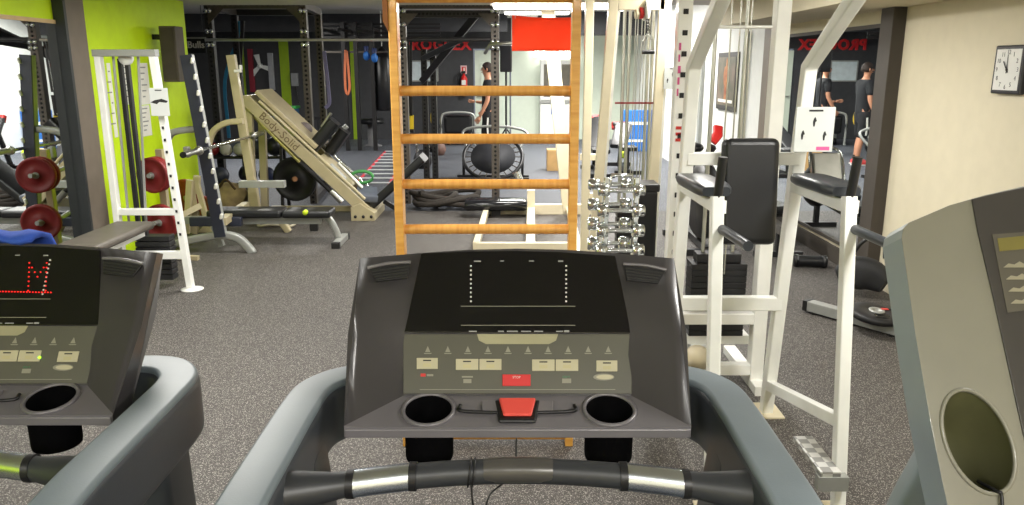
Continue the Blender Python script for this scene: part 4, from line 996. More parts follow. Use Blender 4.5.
# punching bag and gloves
pb = at(383, 83, 16.6)
t = thing('punching_bag', 'long black punching bag hanging in the dark rear corner', 'punching bag', (pb.x, 16.6, at(383, 111, 16.6).z))
zt, zb_ = at(383, 56, 16.6).z, at(383, 111, 16.6).z
MB().lathe([(0, zb_), (.15, zb_ + .01), (.19, zb_ + .06), (.19, zt - .06), (.15, zt)], (pb.x, 16.6, 0), n=20).build('bag', vinyl, t)
MB().lathe([(.19, zt), (.03, zt + .18), (.0, zt + .2)], (pb.x, 16.6, 0), n=20).build('hanger', blackm, t)
MB().tube([(pb.x, 16.6, zt + .15), (pb.x, 16.6, ZF)], .012, 6).build('chain', steel, t)
for k, (px, py) in enumerate(((366.5, 56), (374.5, 58))):
    c = at(px, py, 16.0)
    t = thing('boxing_glove', 'blue boxing glove hanging %s' % ('at the outer side of the punching bag' if k == 0 else 'close against the punching bag'), 'boxing glove', c - V((0, 0, .12)), 'blue boxing gloves')
    MB().ball(c, (.07, .1, .09), 12, 8).build('fist', bluem, t); MB().lathe([(.045, 0), (.05, .12), (.04, .13)], c + V((0, 0, .06)), n=12).build('cuff', mat('dark_blue', (20, 40, 90), .5), t); MB().ball(c + V((.02, -.08, .02)), (.03, .04, .07), 8, 6).build('thumb', bluem, t)
    MB().tube([c + V((0, 0, .15)), V((at((360, 377)[k], 30, YQ).x, 16.0, at(370, 30, YQ).z))], .008, 6).build('lace', blackp, t)
MB_y = YB - .02
# ---- things on the rear wall
def panel(name, x0, y0, x1, y1, m_, label, cat, th=.03, Y=None):
    Y = Y or YB; a, b = at(x0, y0, Y), at(x1, y1, Y)
    t = thing(name, label, cat, ((a.x + b.x) / 2, Y - th, b.z))
    MB().box((a.x, Y - th, b.z), (b.x, Y, a.z)).build('board', m_, t, .006)
    return t, a, b
t, a, b = panel('whiteboard', 411, 61, 438, 81, mat('whiteboard_white', (212, 224, 228), .3), 'white writing board on the charcoal rear wall', 'whiteboard')
for p, q_ in (((a.x, a.z), (b.x, a.z)), ((a.x, b.z), (b.x, b.z)), ((a.x, a.z), (a.x, b.z)), ((b.x, a.z), (b.x, b.z))):
    MB().bar((p[0], YB - .03, p[1]), (q_[0], YB - .03, q_[1]), .03, .03, up=(0, 1, 0)).build('frame_rail', steelg, t)
o = text('PROGREX', .335, (at(437, 41, YB).x, YB - .02, 2.20), (1, 0, 0), (0, 0, 1), 'wall_lettering', mat('sign_red', (224, 44, 48), .5), None, .02, loc=(at(437, 41, YB).x, YB, 2.05), bold=.012, space=1.08)
tag(o, 'big red raised lettering high on the charcoal wall', 'sign')


t, a, b = panel('fire_sign', 460.5, 65.5, 467, 74, mat('sign_pink', (226, 190, 190), .5), 'small red and white fire extinguisher sign on the charcoal wall', 'sign', .01)
MB().box((a.x + .03, YB - .013, b.z + .03), (b.x - .03, YB - .009, a.z - .03)).build('red_field', redb, t)
MB().box((a.x + .07, YB - .016, b.z + .05), (a.x + .1, YB - .012, a.z - .05)).build('pictogram', paper, t)
c = at(464, 84, YB - .12)
t = thing('fire_extinguisher', 'red fire extinguisher hung below its sign on the charcoal wall', 'fire extinguisher', (c.x, YB - .12, c.z - .25))
MB().lathe([(0, -.27), (.075, -.27), (.08, -.25), (.08, .12), (.05, .18), (.025, .2), (.025, .24), (0, .24)], c, n=16).build('cylinder', redb, t)
MB().box(c + V((-.06, -.03, .24)), c + V((.04, .03, .3))).build('valve', blackp, t)
MB().tube(curve_pts([c + V((-.05, 0, .26)), c + V((-.14, -.02, .2)), c + V((-.15, -.02, -.05)), c + V((-.1, -.05, -.2))], 4), .014, 6).build('hose', blackp, t)
MB().box(c + V((-.05, -.085, -.02)), c + V((.05, -.078, .09))).build('tag', paper, t)
MB().box((c.x - .03, YB - .06, c.z), (c.x + .03, YB, c.z + .1)).build('bracket', blackm, t)
panel('wall_pad', 248, 49, 256, 92, mat('crimson_pad', (140, 36, 52), .6), 'crimson strip shaped pad on the dark rear wall', 'wall pad', .08)
panel('wall_pad', 268, 53, 275.5, 90, mat('grey_pad', (168, 170, 174), .6), 'pale grey strip shaped pad on the dark rear wall', 'wall pad', .08)
c = at(260, 66, YB - .06)
t = thing('wall_fan', 'small white wall fan on the dark rear wall', 'fan', (c.x, YB, c.z - .2))
MB().lathe([(0, 0), (.06, 0), (.05, .06), (0, .07)], c, (0, -1, 0), 12).build('motor', wallw, t)
for k in range(3):
    a_ = PI / 2 + k * 2 * PI / 3 + .3; d = V((math.cos(a_), 0, math.sin(a_))); s_ = V((-d.z, 0, d.x))
    MB().prism([c + s_ * .03, c - s_ * .03, c + d * .26 - s_ * .08, c + d * .28 + s_ * .05], (0, -.012, 0)).build('blade', wallw, t)
MB().box((c.x - .04, YB - .07, c.z - .05), (c.x + .04, YB, c.z + .05)).build('mount', wallw, t)
t, a, b = panel('wall_socket_box', 291.5, 73, 299, 86, mat('socket_grey', (150, 152, 154), .5), 'pale electrical box with cables on the dark rear wall', 'electrical box', .08)
MB().tube([((a.x + b.x) / 2, YB - .03, b.z), ((a.x + b.x) / 2 + .05, YB - .03, b.z - .4)], .015, 6).build('cable', blackp, t)
c = at(196, 45, 10.6)
t = thing('logo_banner', 'black banner with white scrawled lettering near the lime wall end', 'banner', (c.x, 10.6, c.z - .12))
a, b = at(184.5, 38, 10.6), at(206, 53, 10.6)
MB().box((a.x, 10.6, b.z), (b.x, 10.62, a.z)).build('cloth', mat('banner_black', (22, 23, 26), .8), t)
MB().bar((a.x - .02, 10.6, a.z), (b.x + .02, 10.6, a.z), .02).build('rod', steelg, t)
text('Bulls', .12, (c.x, 10.597, c.z), (1, 0, .0), (0, 0, 1), 'lettering', prnt, t, .001, bold=.003)
for x in (a.x + .02, b.x - .02): MB().tube([(x, 10.6, a.z), (x, 10.6, ZF)], .004, 6).build('hanging_cord', blackp, t)
# shelf with crate
a, b = at(274, 106, 16.5), at(298, 118, 16.5)
t = thing('storage_shelf', 'low black shelf in the dark rear area carrying the blue crate', 'shelf', ((a.x + b.x) / 2, 16.5, 0))
for z in (.2, b.z - .03): MB().box((a.x - .3, 16.3, z), (b.x + .5, 16.75, z + .03)).build('board', blackm, t)
for x in (a.x - .28, b.x + .46):
    for y in (16.32, 16.7): MB().bar((x, y, 0), (x, y, b.z - .03), .035).build('leg', blackm, t)
t = thing('storage_crate', 'teal blue storage crate with a green lid on the low black shelf', 'crate', ((a.x + b.x) / 2, 16.5, b.z))
MB().box((a.x, 16.35, b.z), (b.x, 16.65, a.z - .05)).build('body', mat('crate_blue', (38, 96, 150), .5), t, .02)
MB().box((a.x - .02, 16.33, a.z - .05), (b.x + .02, 16.67, a.z)).build('lid', mat('crate_green', (40, 140, 60), .5), t, .01)
for k in range(4): MB().box((a.x + .04 + k * .115, 16.335, b.z + .04), (a.x + .11 + k * .115, 16.352, a.z - .09)).build('front_panel', bluem, t)
# stool / pedestal
c = fl(373, 146)
t = thing('pedestal_stool', 'grey pedestal with a black round top near the agility ladder', 'stool', c)
zt = at(373, 119, c.y).z
MB().lathe([(0, 0), (.2, 0), (.2, .02), (.11, .05), (.1, zt - .1), (0, zt - .1)], c, n=18).build('column', mat('pedestal_grey', (122, 122, 124), .5), t)
MB().lathe([(0, zt - .1), (.26, zt - .1), (.27, zt - .06), (.26, zt), (0, zt)], c, n=20).build('top', vinyl, t)
# balls and bags in the corner behind the bench
def ball(px, py, Y, r, m_, label, cat='medicine ball'):
    c = at(px, py, Y); t = thing('medicine_ball', label, cat, c - V((0, 0, r)), 'medicine balls on the rack')
    MB().ball(c, r, 16, 10).build('shell', m_, t)
    MB().tube([c + V((r * 1.0 * math.cos(a), r * 1.0 * math.sin(a), 0)) for a in [2 * PI * k / 24 for k in range(24)]], .006, 5, closed=True).build('seam', blackp, t)
YK = 9.62
t = thing('ball_rack', 'low black two tier ball rack behind the bench press', 'ball rack', (at(245, 180, YK).x, YK, 0))
xa, xb = at(208, 160, YK).x, at(283, 160, YK).x
for z in (.28, .62):
    for dy in (-.05, .05): MB().tube([(xa, YK + dy, z), (xb, YK + dy, z)], .016, 8).build('rail', blackm, t)
for x in (xa, xb):
    for dy in (-.14, .14): MB().bar((x, YK + dy, 0), (x, YK + dy * .36, .8), .035).build('post', blackm, t)
def rball(px, z, r, m_, label):
    c = V((at(px, 165, YK).x, YK, z + .016 + math.sqrt(max(0, (r + .016) ** 2 - .05 ** 2)))); 
    t = thing('medicine_ball', label, 'medicine ball', c - V((0, 0, r)), 'medicine balls on the rack')
    MB().ball(c, r, 16, 10).build('shell', m_, t)
    MB().tube([c + V((r * math.cos(a), 0, r * math.sin(a))) for a in [2 * PI * k / 24 for k in range(24)]], .005, 5, closed=True).build('seam', blackp, t)
rball(214, .62, .082, redp, 'dark red medicine ball on the upper tier next to two white balls')
rball(227.5, .62, .078, mat('ball_white', (206, 204, 196), .5), 'white medicine ball beside the dark red one')
rball(241, .62, .078, mat('ball_ivory', (192, 190, 180), .5), 'white medicine ball half hidden by the cream upright')
rball(259, .62, .10, mat('ball_blue_black', (40, 44, 62), .45), 'blue black medicine ball on the upper tier beyond the cream upright')
rball(276, .62, .115, vinyl, 'large black medicine ball on the upper tier under the leg press')
rball(220, .28, .10, mat('ball_slate', (54, 58, 72), .5), 'slate medicine ball on the lower tier under the red one')
rball(247, .28, .11, vinyl, 'black medicine ball on the lower tier beside the cream upright')
rball(266, .28, .10, mat('ball_dark_blue', (36, 46, 84), .5), 'navy medicine ball on the lower tier')
c = fl(231, 206); c.y = 9.2; c.x = at(231, 200, 9.2).x
t = thing('gym_bag', 'crumpled tan canvas bag on the floor behind the bench press', 'bag', c)
MB().sweep(curve_pts([c + V((-.16, 0, .16)), c + V((-.08, 0, .2)), c + V((.05, 0, .19)), c + V((.17, 0, .14))], 4), rsec(.28, .34, .12), scale=[.55 + .45 * math.sin(PI * (k + 1) / 14) for k in range(13)]).build('sack', mat('tan_canvas', (168, 146, 112), .9, var=.2, bump=.6, bscale=14), t)
MB().tube(curve_pts([c + V((-.1, -.1, .3)), c + V((0, -.12, .42)), c + V((.1, -.1, .3))], 5), .014, 6).build('strap', mat('strap_brown', (90, 70, 48), .8), t)
c = at(250, 192, 9.1)
wplate(V((c.x + .02, 9.1, .172)), (.9, .45, .15), .17, .035, iron, 'small black weight plate leaning beside the tan bag', 'black plates')
# rear wall cables heap
c = fl(283, 205); 
t = thing('cable_coil', 'coil of pale rope on the floor beyond the black bench', 'rope', V((at(275, 200, 8.4).x, 8.4, 0)))
for k in range(4):
    MB().tube([V((t.location.x + (.2 - .02 * k) * math.cos(a), 8.4 + (.12 - .01 * k) * math.sin(a), .03 + k * .035 + .015 * math.sin(3 * a + k))) for a in [2 * PI * j / 28 for j in range(28)]], .017, 6, closed=True).build('loop', mat('pale_rope', (184, 176, 154), .9, bump=.4), t)

# ---------------------------------------------------------------- floor gear of the rear area
t = thing('agility_ladder', 'flat agility ladder with red edges and white rungs on the rear floor', 'agility ladder', fl(373, 170))
l0, l1, r0, r1 = fl(386, 151), fl(353, 187), fl(409, 151), fl(388, 187)
for p, q_ in ((l0, l1), (r0, r1)): MB().bar(p + V((0, 0, .004)), q_ + V((0, 0, .004)), .05, .006).build('edge_strap', mat('strap_red', (206, 52, 66), .6), t)
for k in range(10):
    s_ = (k + .3) / 10; MB().bar(l0.lerp(l1, s_) + V((0, 0, .01)), r0.lerp(r1, s_) + V((0, 0, .01)), .10, .012).build('rung', mat('rung_white', (200, 204, 206), .5), t)
cr_ = fl(447, 208)
t = thing('battle_rope', 'thick dark battle rope heaped in loops on the floor seam', 'rope', cr_)
pts = []
for k in range(220):
    a = k * .16; s_ = .32 + .1 * math.sin(k * .071)
    pts.append(cr_ + V((s_ * math.cos(a) * 1.05 + .12 * math.sin(k * .03), .2 * math.sin(a) + .05 * math.sin(k * .11), .04 + .15 * (k / 220) + .035 * math.sin(a * 1.5 + k * .05))))
for p in pts: p.z = max(.036, p.z)
MB().tube(pts, .036, 8).build('rope', ropem, t)
# mini trampoline with handle
fy = fl(493, 178).y; c = at(493, 157, fy)
t = thing('mini_trampoline', 'round black mini trampoline tilted on its stand beyond the ladder', 'trampoline', (c.x, fy, 0))
R = Matrix.Rotation(math.radians(42), 3, 'X'); rr = .46
ring = [c + R @ V((rr * math.cos(a), rr * math.sin(a), 0)) for a in [2 * PI * k / 40 for k in range(40)]]
MB().tube(ring, .03, 10, closed=True).build('rim', blackm, t)
MB().lathe([(0, 0), (rr * .74, 0), (rr * .76, .012), (0, .012)], c, R @ V((0, 0, 1)), 36).build('jump_mat', mat('mat_black', (26, 27, 34), .7, bump=.2), t)
for k in range(24):
    a = 2 * PI * k / 24; MB().tube([c + R @ V((rr * .75 * math.cos(a), rr * .75 * math.sin(a), .006)), c + R @ V((rr * .98 * math.cos(a), rr * .98 * math.sin(a), .0))], .009, 5).build('spring', rackm, t)
for s in (-1, 1):
    MB().tube([c + V((s * rr, 0, .02)), V((c.x + s * rr, fy, .03))], .022, 8).build('leg', blackm, t)
    MB().tube([c + R @ V((s * .2, -rr, 0)), V((c.x + s * .2, fy - .3, .03))], .02, 8).build('leg', blackm, t)
MB().box((c.x - .56, fy - .33, 0), (c.x + .56, fy - .27, .05)).build('base_bar', blackm, t)
MB().box((c.x - .56, fy - .05, 0), (c.x + .56, fy + .05, .05)).build('base_bar', blackm, t)
h0 = at(463, 133, fy + .35)
MB().tube(curve_pts([c + R @ V((-rr * .9, rr * .4, 0)), at(463, 132, fy + .3), at(478, 127, fy + .3), at(508, 127, fy + .3), at(527, 133, fy + .3), c + R @ V((rr * .9, rr * .4, 0))], 5), .022, 8).build('handle_bar', steelg, t)
# cardboard box
c = fl(556, 171); t = thing('cardboard_box', 'small brown cardboard box on the rear floor behind the leaning mast', 'box', c)
wd = .3; zt = at(556, 150, c.y).z
MB().box((c.x - wd / 2, c.y, 0), (c.x + wd / 2, c.y + .3, zt)).build('carton', card, t, .004)
MB().box((c.x - wd / 2 - .002, c.y + .12, zt - .002), (c.x + wd / 2 + .002, c.y + .18, zt + .003)).build('tape', mat('tape_tan', (180, 140, 84), .4), t)
# black fitness cart by the rear wall
c = fl(458, 146); t = thing('equipment_trolley', 'black boxy trolley with a rounded grey tube frame near the rear wall', 'trolley', c)
a, b = at(441, 113, c.y), at(475, 134, c.y)
MB().box((a.x + .06, c.y, b.z), (b.x - .06, c.y + .5, a.z - .06)).build('body', blackp, t, .06, 3)
MB().tube(curve_pts([V((a.x, c.y - .03, .02)), V((a.x, c.y - .03, a.z - .15)), V((a.x + .12, c.y - .03, a.z)), V((b.x - .12, c.y - .03, a.z)), V((b.x, c.y - .03, a.z - .15)), V((b.x, c.y - .03, .02))], 5), .025, 8).build('frame_tube', steelg, t)
for x in (a.x + .12, b.x - .12): MB().lathe([(0, -.03), (.08, -.03), (.08, .03), (0, .03)], (x, c.y + .25, .08), (1, 0, 0), 14).build('wheel', blackp, t)
MB().bar((a.x + .1, c.y + .25, .08), (b.x - .1, c.y + .25, .08), .04).build('axle', steelg, t)
for x in (a.x + .1, b.x - .1): MB().bar((x, c.y + .25, .08), (x, c.y + .25, b.z + .02), .04, up=(0, 1, 0)).build('strut', steelg, t)
MB().ball(at(433, 118, c.y - .1), (.06, .06, .16), 10, 8).build('yellow_guard', yellow, t)
# kettlebells
def kettle(px, py, r, m_, label):
    c = fl(px, py); t = thing('kettlebell', label, 'kettlebell', c, 'kettlebells')
    MB().lathe([(0, 0), (r * .7, 0), (r * .98, r * .6), (r, r), (r * .8, r * 1.6), (r * .3, r * 1.95), (0, r * 2)], c, n=16).build('bell', m_, t)
    MB().tube(curve_pts([c + V((-r * .55, 0, r * 1.6)), c + V((-r * .6, 0, r * 2.4)), c + V((0, 0, r * 2.8)), c + V((r * .6, 0, r * 2.4)), c + V((r * .55, 0, r * 1.6))], 4), r * .16, 8).build('handle', steel, t)
kettle(439, 155, .14, mat('kettle_rust', (120, 92, 84), .5), 'rust coloured kettlebell nearest the black trolley')
kettle(434, 152, .13, iron, 'black kettlebell touching the rust coloured one')
kettle(423, 168, .16, iron, 'larger black kettlebell beside the rack with yellow straps')
# suspension straps
t = thing('suspension_straps', 'black and yellow suspension straps hanging inside the second rack', 'straps', at(410, 131, 10.2))
for px, y0, y1, m_ in ((408, 90, 114, blackp), (411, 95, 116, blackp), (408.5, 113, 131, yellow), (412, 115, 129, yellow)):
    MB().bar(at(px, y0, 10.2), at(px, y1, 10.2), .045, .012, up=(0, 1, 0)).build('strap', m_, t)
MB().tube([at(407, 131, 10.2), at(414, 131, 10.2)], .025, 8).build('grip', blackp, t)
for px in (408, 411): MB().bar(at(px, 40, 10.2), at(px, 92, 10.2), .03, .01, up=(0, 1, 0)).build('strap', blackp, t)
# loudspeaker on a pole
c = at(506, 58, 15.2); t = thing('pole_speaker', 'black loudspeaker on a tall pole behind the person by the rack', 'loudspeaker', (c.x, 15.2, 0))
a, b = at(500, 45.5, 15.2), at(512, 72, 15.2)
MB().box((a.x, 15.1, b.z), (b.x, 15.4, a.z)).build('cabinet', blackp, t, .02)
MB().box((a.x + .03, 15.09, b.z + .03), (b.x - .03, 15.1, a.z - .03)).build('grille', mat('speaker_grille2', (30, 30, 34), .9, bump=.5, bscale=300), t)
MB().tube([(c.x, 15.25, .25), (c.x, 15.25, b.z)], .02, 8).build('pole', blackm, t)
for k in range(3):
    a_ = k * 2 * PI / 3 + .5; MB().tube([(c.x, 15.25, .55), (c.x + .4 * math.cos(a_), 15.25 + .4 * math.sin(a_), .012)], .014, 6).build('leg', blackm, t)
# white wall cabinet and strip lamp on the pale wall
a, b = at(540, 60, YB), at(574, 131, YB)
t = thing('wall_cabinet', 'tall white framed glass cabinet against the pale green wall', 'cabinet', ((a.x + b.x) / 2, YB - .3, 0))
xm = (a.x + b.x) / 2
MB().box((a.x, YB - .3, 0), (b.x, YB, a.z)).build('carcass', wallw, t)
for x0_, x1_ in ((a.x, xm), (xm, b.x)):
    d_ = MB().box((x0_ + .01, YB - .33, .95), (x1_ - .01, YB - .3, a.z - .02)).build('door', wallw, t)
    MB().box((x0_ + .08, YB - .336, 1.02), (x1_ - .08, YB - .329, a.z - .1)).build('pane', mat('cabinet_glass', (110, 106, 96), .15), d_)
    d_ = MB().box((x0_ + .01, YB - .33, .02), (x1_ - .01, YB - .3, .86)).build('door', wallw, t)
    MB().tube([((xm + (x0_ - xm) * .15), YB - .35, .4), ((xm + (x0_ - xm) * .15), YB - .35, .55)], .012, 6).build('handle', steel, d_)
MB().box((a.x - .02, YB - .36, .87), (b.x + .02, YB - .3, .93)).build('counter_edge', steelg, t)
p_ = at(551.5, 98, YB - .36); q_ = at(556.5, 114, YB - .36); MB().box((p_.x, YB - .36, q_.z), (q_.x, YB - .335, p_.z)).build('blue_panel', bluem, t)
# strip lamp above
c = at(554, 54, YB - .1)
t = thing('wall_strip_lamp', 'bright twin strip lamp on the pale wall right under the red banner', 'lamp', (c.x, YB - .1, c.z))
a, b = at(534, 50, YB - .1), at(574, 58, YB - .1)
MB().box((a.x, YB - .06, b.z), (b.x, YB, a.z)).build('housing', white, t)
for x0_, x1_ in ((a.x, c.x - .03), (c.x + .03, b.x)):
    MB().tube([(x0_, YB - .12, c.z), (x1_, YB - .12, c.z)], .06, 10).build('lamp_tube', mat('wall_lamp_glow', (255, 252, 244), .5, emit=14.0), t)
# ---------------------------------------------------------------- right-hand side
p, q_ = wx(992, 47, XR), wx(1025, 94, XR)
y0, y1 = 4.60, 4.90; zc = (p.z + q_.z) / 2; yc = (p.y + q_.y) / 2 - .05; hs = .138
t = thing('wall_clock', 'square black framed wall clock with white face on the cream wall', 'clock', (XR, yc, zc - hs))
MB().box((XR - .035, yc - hs, zc - hs), (XR, yc + hs, zc + hs)).build('case', mat('clock_frame', (26, 27, 34), .35), t, .008)
fc = MB().box((XR - .037, yc - hs + .022, zc - hs + .022), (XR - .034, yc + hs - .022, zc + hs - .022)).build('face', mat('clock_face', (226, 226, 222), .5, var=.02), t)
for k in range(1, 13):
    a_ = PI / 2 - k * PI / 6; r = .098
    text(str(k), .036, (XR - .0375, yc - r * math.cos(a_), zc + r * math.sin(a_)), (0, -1, 0), (0, 0, 1), 'numeral', mat('numeral_grey', (90, 90, 92), .6), fc, .0006)
for a_, ln, wd in ((math.radians(91), .085, .006), (math.radians(128), .06, .009)):
    d = V((0, -math.cos(a_), math.sin(a_))); s_ = V((0, d.z, -d.y))
    c = V((XR - .040, yc, zc))
    MB().prism([c - d * .02 + s_ * wd / 2, c - d * .02 - s_ * wd / 2, c + d * ln - s_ * wd / 3, c + d * ln + s_ * wd / 3], (-.0012, 0, 0)).build('hand', ink, fc)
MB().lathe([(0, 0), (.007, 0), (.007, .006), (0, .006)], (XR - .037, yc, zc), (-1, 0, 0), 10).build('hand_pin', ink, fc)
# poster in a dark frame
p, q_ = wx(721, 53, XR), wx(736.5, 112, XR)
y0, y1 = sorted((p.y, q_.y)); z0, z1 = sorted((p.z, q_.z))
t = thing('poster', 'tall dark framed poster of a muscular orange toned figure on the white wall', 'poster', (XR, (y0 + y1) / 2, z0))
MB().box((XR - .03, y0, z0), (XR, y1, z1)).build('picture_frame', mat('poster_frame', (58, 56, 54), .5), t)
ps = MB().box((XR - .034, y0 + .06, z0 + .06), (XR - .029, y1 - .06, z1 - .06)).build('print', mat('poster_print', (128, 112, 98), .5, col2=(88, 92, 74), scale=4), t)
ym, zm, hh = (y0 + y1) / 2, (z0 + z1) / 2, (z1 - z0)
fig = [(-.10, -.38), (-.13, -.1), (-.2, .0), (-.24, .14), (-.16, .25), (-.05, .27), (-.06, .36), (0, .41), (.06, .36), (.05, .27), (.17, .24), (.24, .12), (.2, -.02), (.13, -.1), (.1, -.38)]
MB().prism([(XR - .034, ym - a_ * hh * .75, zm + b_ * hh) for a_, b_ in fig], (-.002, 0, 0)).build('figure', mat('poster_orange', (196, 132, 72), .5, col2=(150, 84, 56), scale=6), ps)
MB().box((XR - .0365, y0 + .12, z0 + .1), (XR - .034, y1 - .12, z0 + .14)).build('caption', paper, ps)
# far pale column strips at the white wall
for k, (px, w_, m_) in enumerate(((746, .14, steelg), (703, .12, steelg))):
    Y = wx(px, 90, XR).y
    struct('trim_%d' % (6 + k), MB().box((XR - .05, Y - w_ / 2, 0), (XR, Y + w_ / 2, 2.12)), m_, label=('grey vertical strip on the white wall beside the mirror', 'grey vertical strip on the white wall beyond the poster')[k], cat='trim')
struct('baseboard_right', MB().box((XR - .03, 6.19, 0), (XR, 8.71, .14)), pild, label='dark brown baseboard under the large wall mirror', cat='baseboard')
# exercise bike behind the tower
Yb = 7.3; c = at(707, 155, Yb)
t = thing('exercise_bike', 'black exercise bike with a red handlebar against the white wall', 'exercise bike', (c.x, Yb, 0))
MB().lathe([(0, -.05), (.24, -.05), (.25, -.03), (.25, .03), (.24, .05), (0, .05)], V((c.x, Yb, .36)), (1, .25, 0), 26).build('flywheel', blackm, t)
MB().ball(V((c.x, Yb + .05, .62)), (.12, .3, .22), 14, 9).build('drive_cover', blackp, t)
MB().beam([V((c.x, Yb, .36)), V((c.x, Yb - .1, .95)), at(713, 146, Yb - .12)], .06, .06, up=(1, 0, 0)).build('front_column', blackm, t)
MB().beam([V((c.x, Yb + .15, .3)), V((c.x, Yb + .5, .88))], .05, .05, up=(1, 0, 0)).build('seat_column', blackm, t)
MB().ball(V((c.x, Yb + .52, .92)), (.09, .14, .05), 12, 8).build('saddle', vinyl, t)
hb = at(712, 142, Yb - .12); he = at(718, 127, Yb - .05)
MB().sweep([hb, hb.lerp(he, .5) + V((.02, -.02, 0)), he], rsec(.09, .05, .02), up=(0, 1, 0)).build('handlebar', redb, t)
for s in (0, .9): MB().bar((c.x - .25, Yb - .25 + s, .03), (c.x + .25, Yb - .25 + s, .03), .06, .06).build('foot', blackm, t, .005)
MB().bar((c.x, Yb - .25, .05), (c.x, Yb + .65, .05), .06, .06).build('base_rail', blackm, t)
MB().bar((c.x, Yb + .1, .05), (c.x, Yb + .1, .5), .06, .06, up=(0, 1, 0)).build('column', blackm, t)
for s in (-1, 1):
    MB().bar((c.x + s * .08, Yb + .15, .36), (c.x + s * .08, Yb + .15 - s * .17, .36 - s * .06), .02, .03).build('crank', steelg, t)
    MB().box((c.x + s * .09, Yb + .11 - s * .17, .35 - s * .06), (c.x + s * .18, Yb + .2 - s * .17, .375 - s * .06)).build('pedal', blackp, t)
# low rowing trainer in front of the mirror
Yw = 7.6; xr_ = 2.45
t = thing('rowing_trainer', 'low black rowing trainer with a grey foot board before the mirror', 'rowing machine', (xr_, Yw, 0))
MB().bar((xr_, Yw - .7, .26), (xr_, Yw + .9, .34), .07, .08).build('rail', mat('rail_grey', (104, 102, 98), .4, .4), t, .006)
MB().cbox((xr_, Yw - .25, .40), (.32, .36, .07)).build('seat', vinyl, t, .025, 3)
MB().cbox((xr_, Yw - .25, .345), (.2, .22, .04)).build('seat_carriage', blackp, t)
MB().cbox((xr_, Yw + .62, .62), (.30, .05, .42), Matrix.Rotation(math.radians(-24), 3, 'X')).build('foot_board', mat('board_grey', (150, 146, 134), .35, .3), t, .02)
MB().tube(curve_pts([(xr_ - .16, Yw + .5, .38), (xr_ - .17, Yw + .68, .75), (xr_ - .1, Yw + .76, .86), (xr_ + .1, Yw + .76, .86), (xr_ + .17, Yw + .68, .75), (xr_ + .16, Yw + .5, .38)], 4), .018, 8).build('frame_tube', chrome, t)
MB().ball((xr_, Yw + .85, .45), (.16, .22, .24), 14, 9).build('fan_housing', blackp, t)
MB().tube([(xr_ - .22, Yw + .45, .5), (xr_ + .22, Yw + .45, .5)], .02, 8).build('pull_handle', blackp, t)
for y in (Yw - .6, Yw + .8): MB().bar((xr_ - .22, y, .025), (xr_ + .22, y, .025), .06, .05).build('foot', blackm, t); MB().bar((xr_, y, .04), (xr_, y, .3), .05, .05, up=(0, 1, 0)).build('stand', blackm, t)
MB().cbox((xr_ - .02, Yw + .2, .46), (.24, .3, .08), Matrix.Rotation(.2, 3, 'X')).build('cover', vinyl2, t, .02)
for y, s_ in ((0, 0),):
    pass
c = fl(810, 261, .055)
t = thing('foam_roller', 'short black foam roller lying on the floor behind the dip tower', 'foam roller', (c.x, c.y, 0))
MB().tube([c + V((-.12, .02, 0)), c + V((.1, -.02, 0))], .05, 16).build('body', vinyl, t)
for s in (-1, 1): MB().lathe([(0, 0), (.056, 0), (.056, .03), (.05, .035), (0, .035)], c + V((.1 * s, -.02 * s, 0)), (s, -.15 * s, 0), 16).build('end_ring', blackp, t)
# grey floor frame with a black plate on it
a, b = fl(809, 305, .05), fl(900, 330, .05)
d = (b - a).normalized()
t = thing('floor_stand', 'grey box tube floor stand with black end caps by the cream wall', 'stand', ((a.x + b.x) / 2, (a.y + b.y) / 2, 0))
MB().bar(a, b, .08, .07).build('tube', steelg, t, .004)
MB().bar(a - d * .025, a + d * .01, .084, .074).build('end_cap', blackp, t)
MB().bar(b - d * .01, b + d * .025, .084, .074).build('end_cap', blackp, t)
for e in (a + d * .05, b - d * .05): MB().box((e.x - .03, e.y - .03, 0), (e.x + .03, e.y + .03, .02)).build('rubber_foot', blackp, t)
c = fl(876, 314, .115)
t = thing('grip_plate', 'black rubber grip plate with a red mark lying on the grey stand', 'weight plate', (c.x, c.y, .085))
MB().lathe([(0.03, -.025), (.15, -.025), (.17, -.012), (.17, .012), (.15, .025), (.03, .025), (.03, -.025)], c, (.05, -.1, 1), 28).build('disc', iron, t)
MB().lathe([(.028, -.027), (.05, -.027), (.05, .03), (.028, .03), (.028, -.027)], c, (.05, -.1, 1), 18).build('hub_ring', steelg, t)
for k in range(3):
    a_ = k * 2 * PI / 3 + .4; e = c + V((.11 * math.cos(a_), .11 * math.sin(a_), .027))
    MB().cbox(e, (.09, .03, .006), Matrix.Rotation(a_ + PI / 2, 3, 'Z')).build('grip_slot', blackp, t)
MB().cbox(c + V((.06, .02, .028)), (.05, .03, .004)).build('red_mark', redb, t)
MB().cbox(c + V((-.02, -.11, .028)), (.07, .02, .004)).build('white_mark', prnt, t)
c = V((2.68, 5.72, 0))
t = thing('gym_bag', 'slumped black sports bag on the floor by the dark brown pilaster', 'bag', c)
MB().sweep(curve_pts([c + V((-.15, .1, .13)), c + V((-.08, .05, .17)), c + V((.03, 0, .17)), c + V((.12, -.08, .12))], 4), rsec(.2, .25, .08), scale=[.5 + .5 * math.sin(PI * (k + 1) / 14) for k in range(13)]).build('sack', mat('bag_black', (34, 35, 38), .7, var=.2, bump=.7, bscale=12), t)
MB().tube(curve_pts([c + V((-.12, 0, .32)), c + V((-.05, -.05, .45)), c + V((.08, -.05, .44)), c + V((.13, 0, .3))], 5), .014, 6).build('strap', blackp, t)
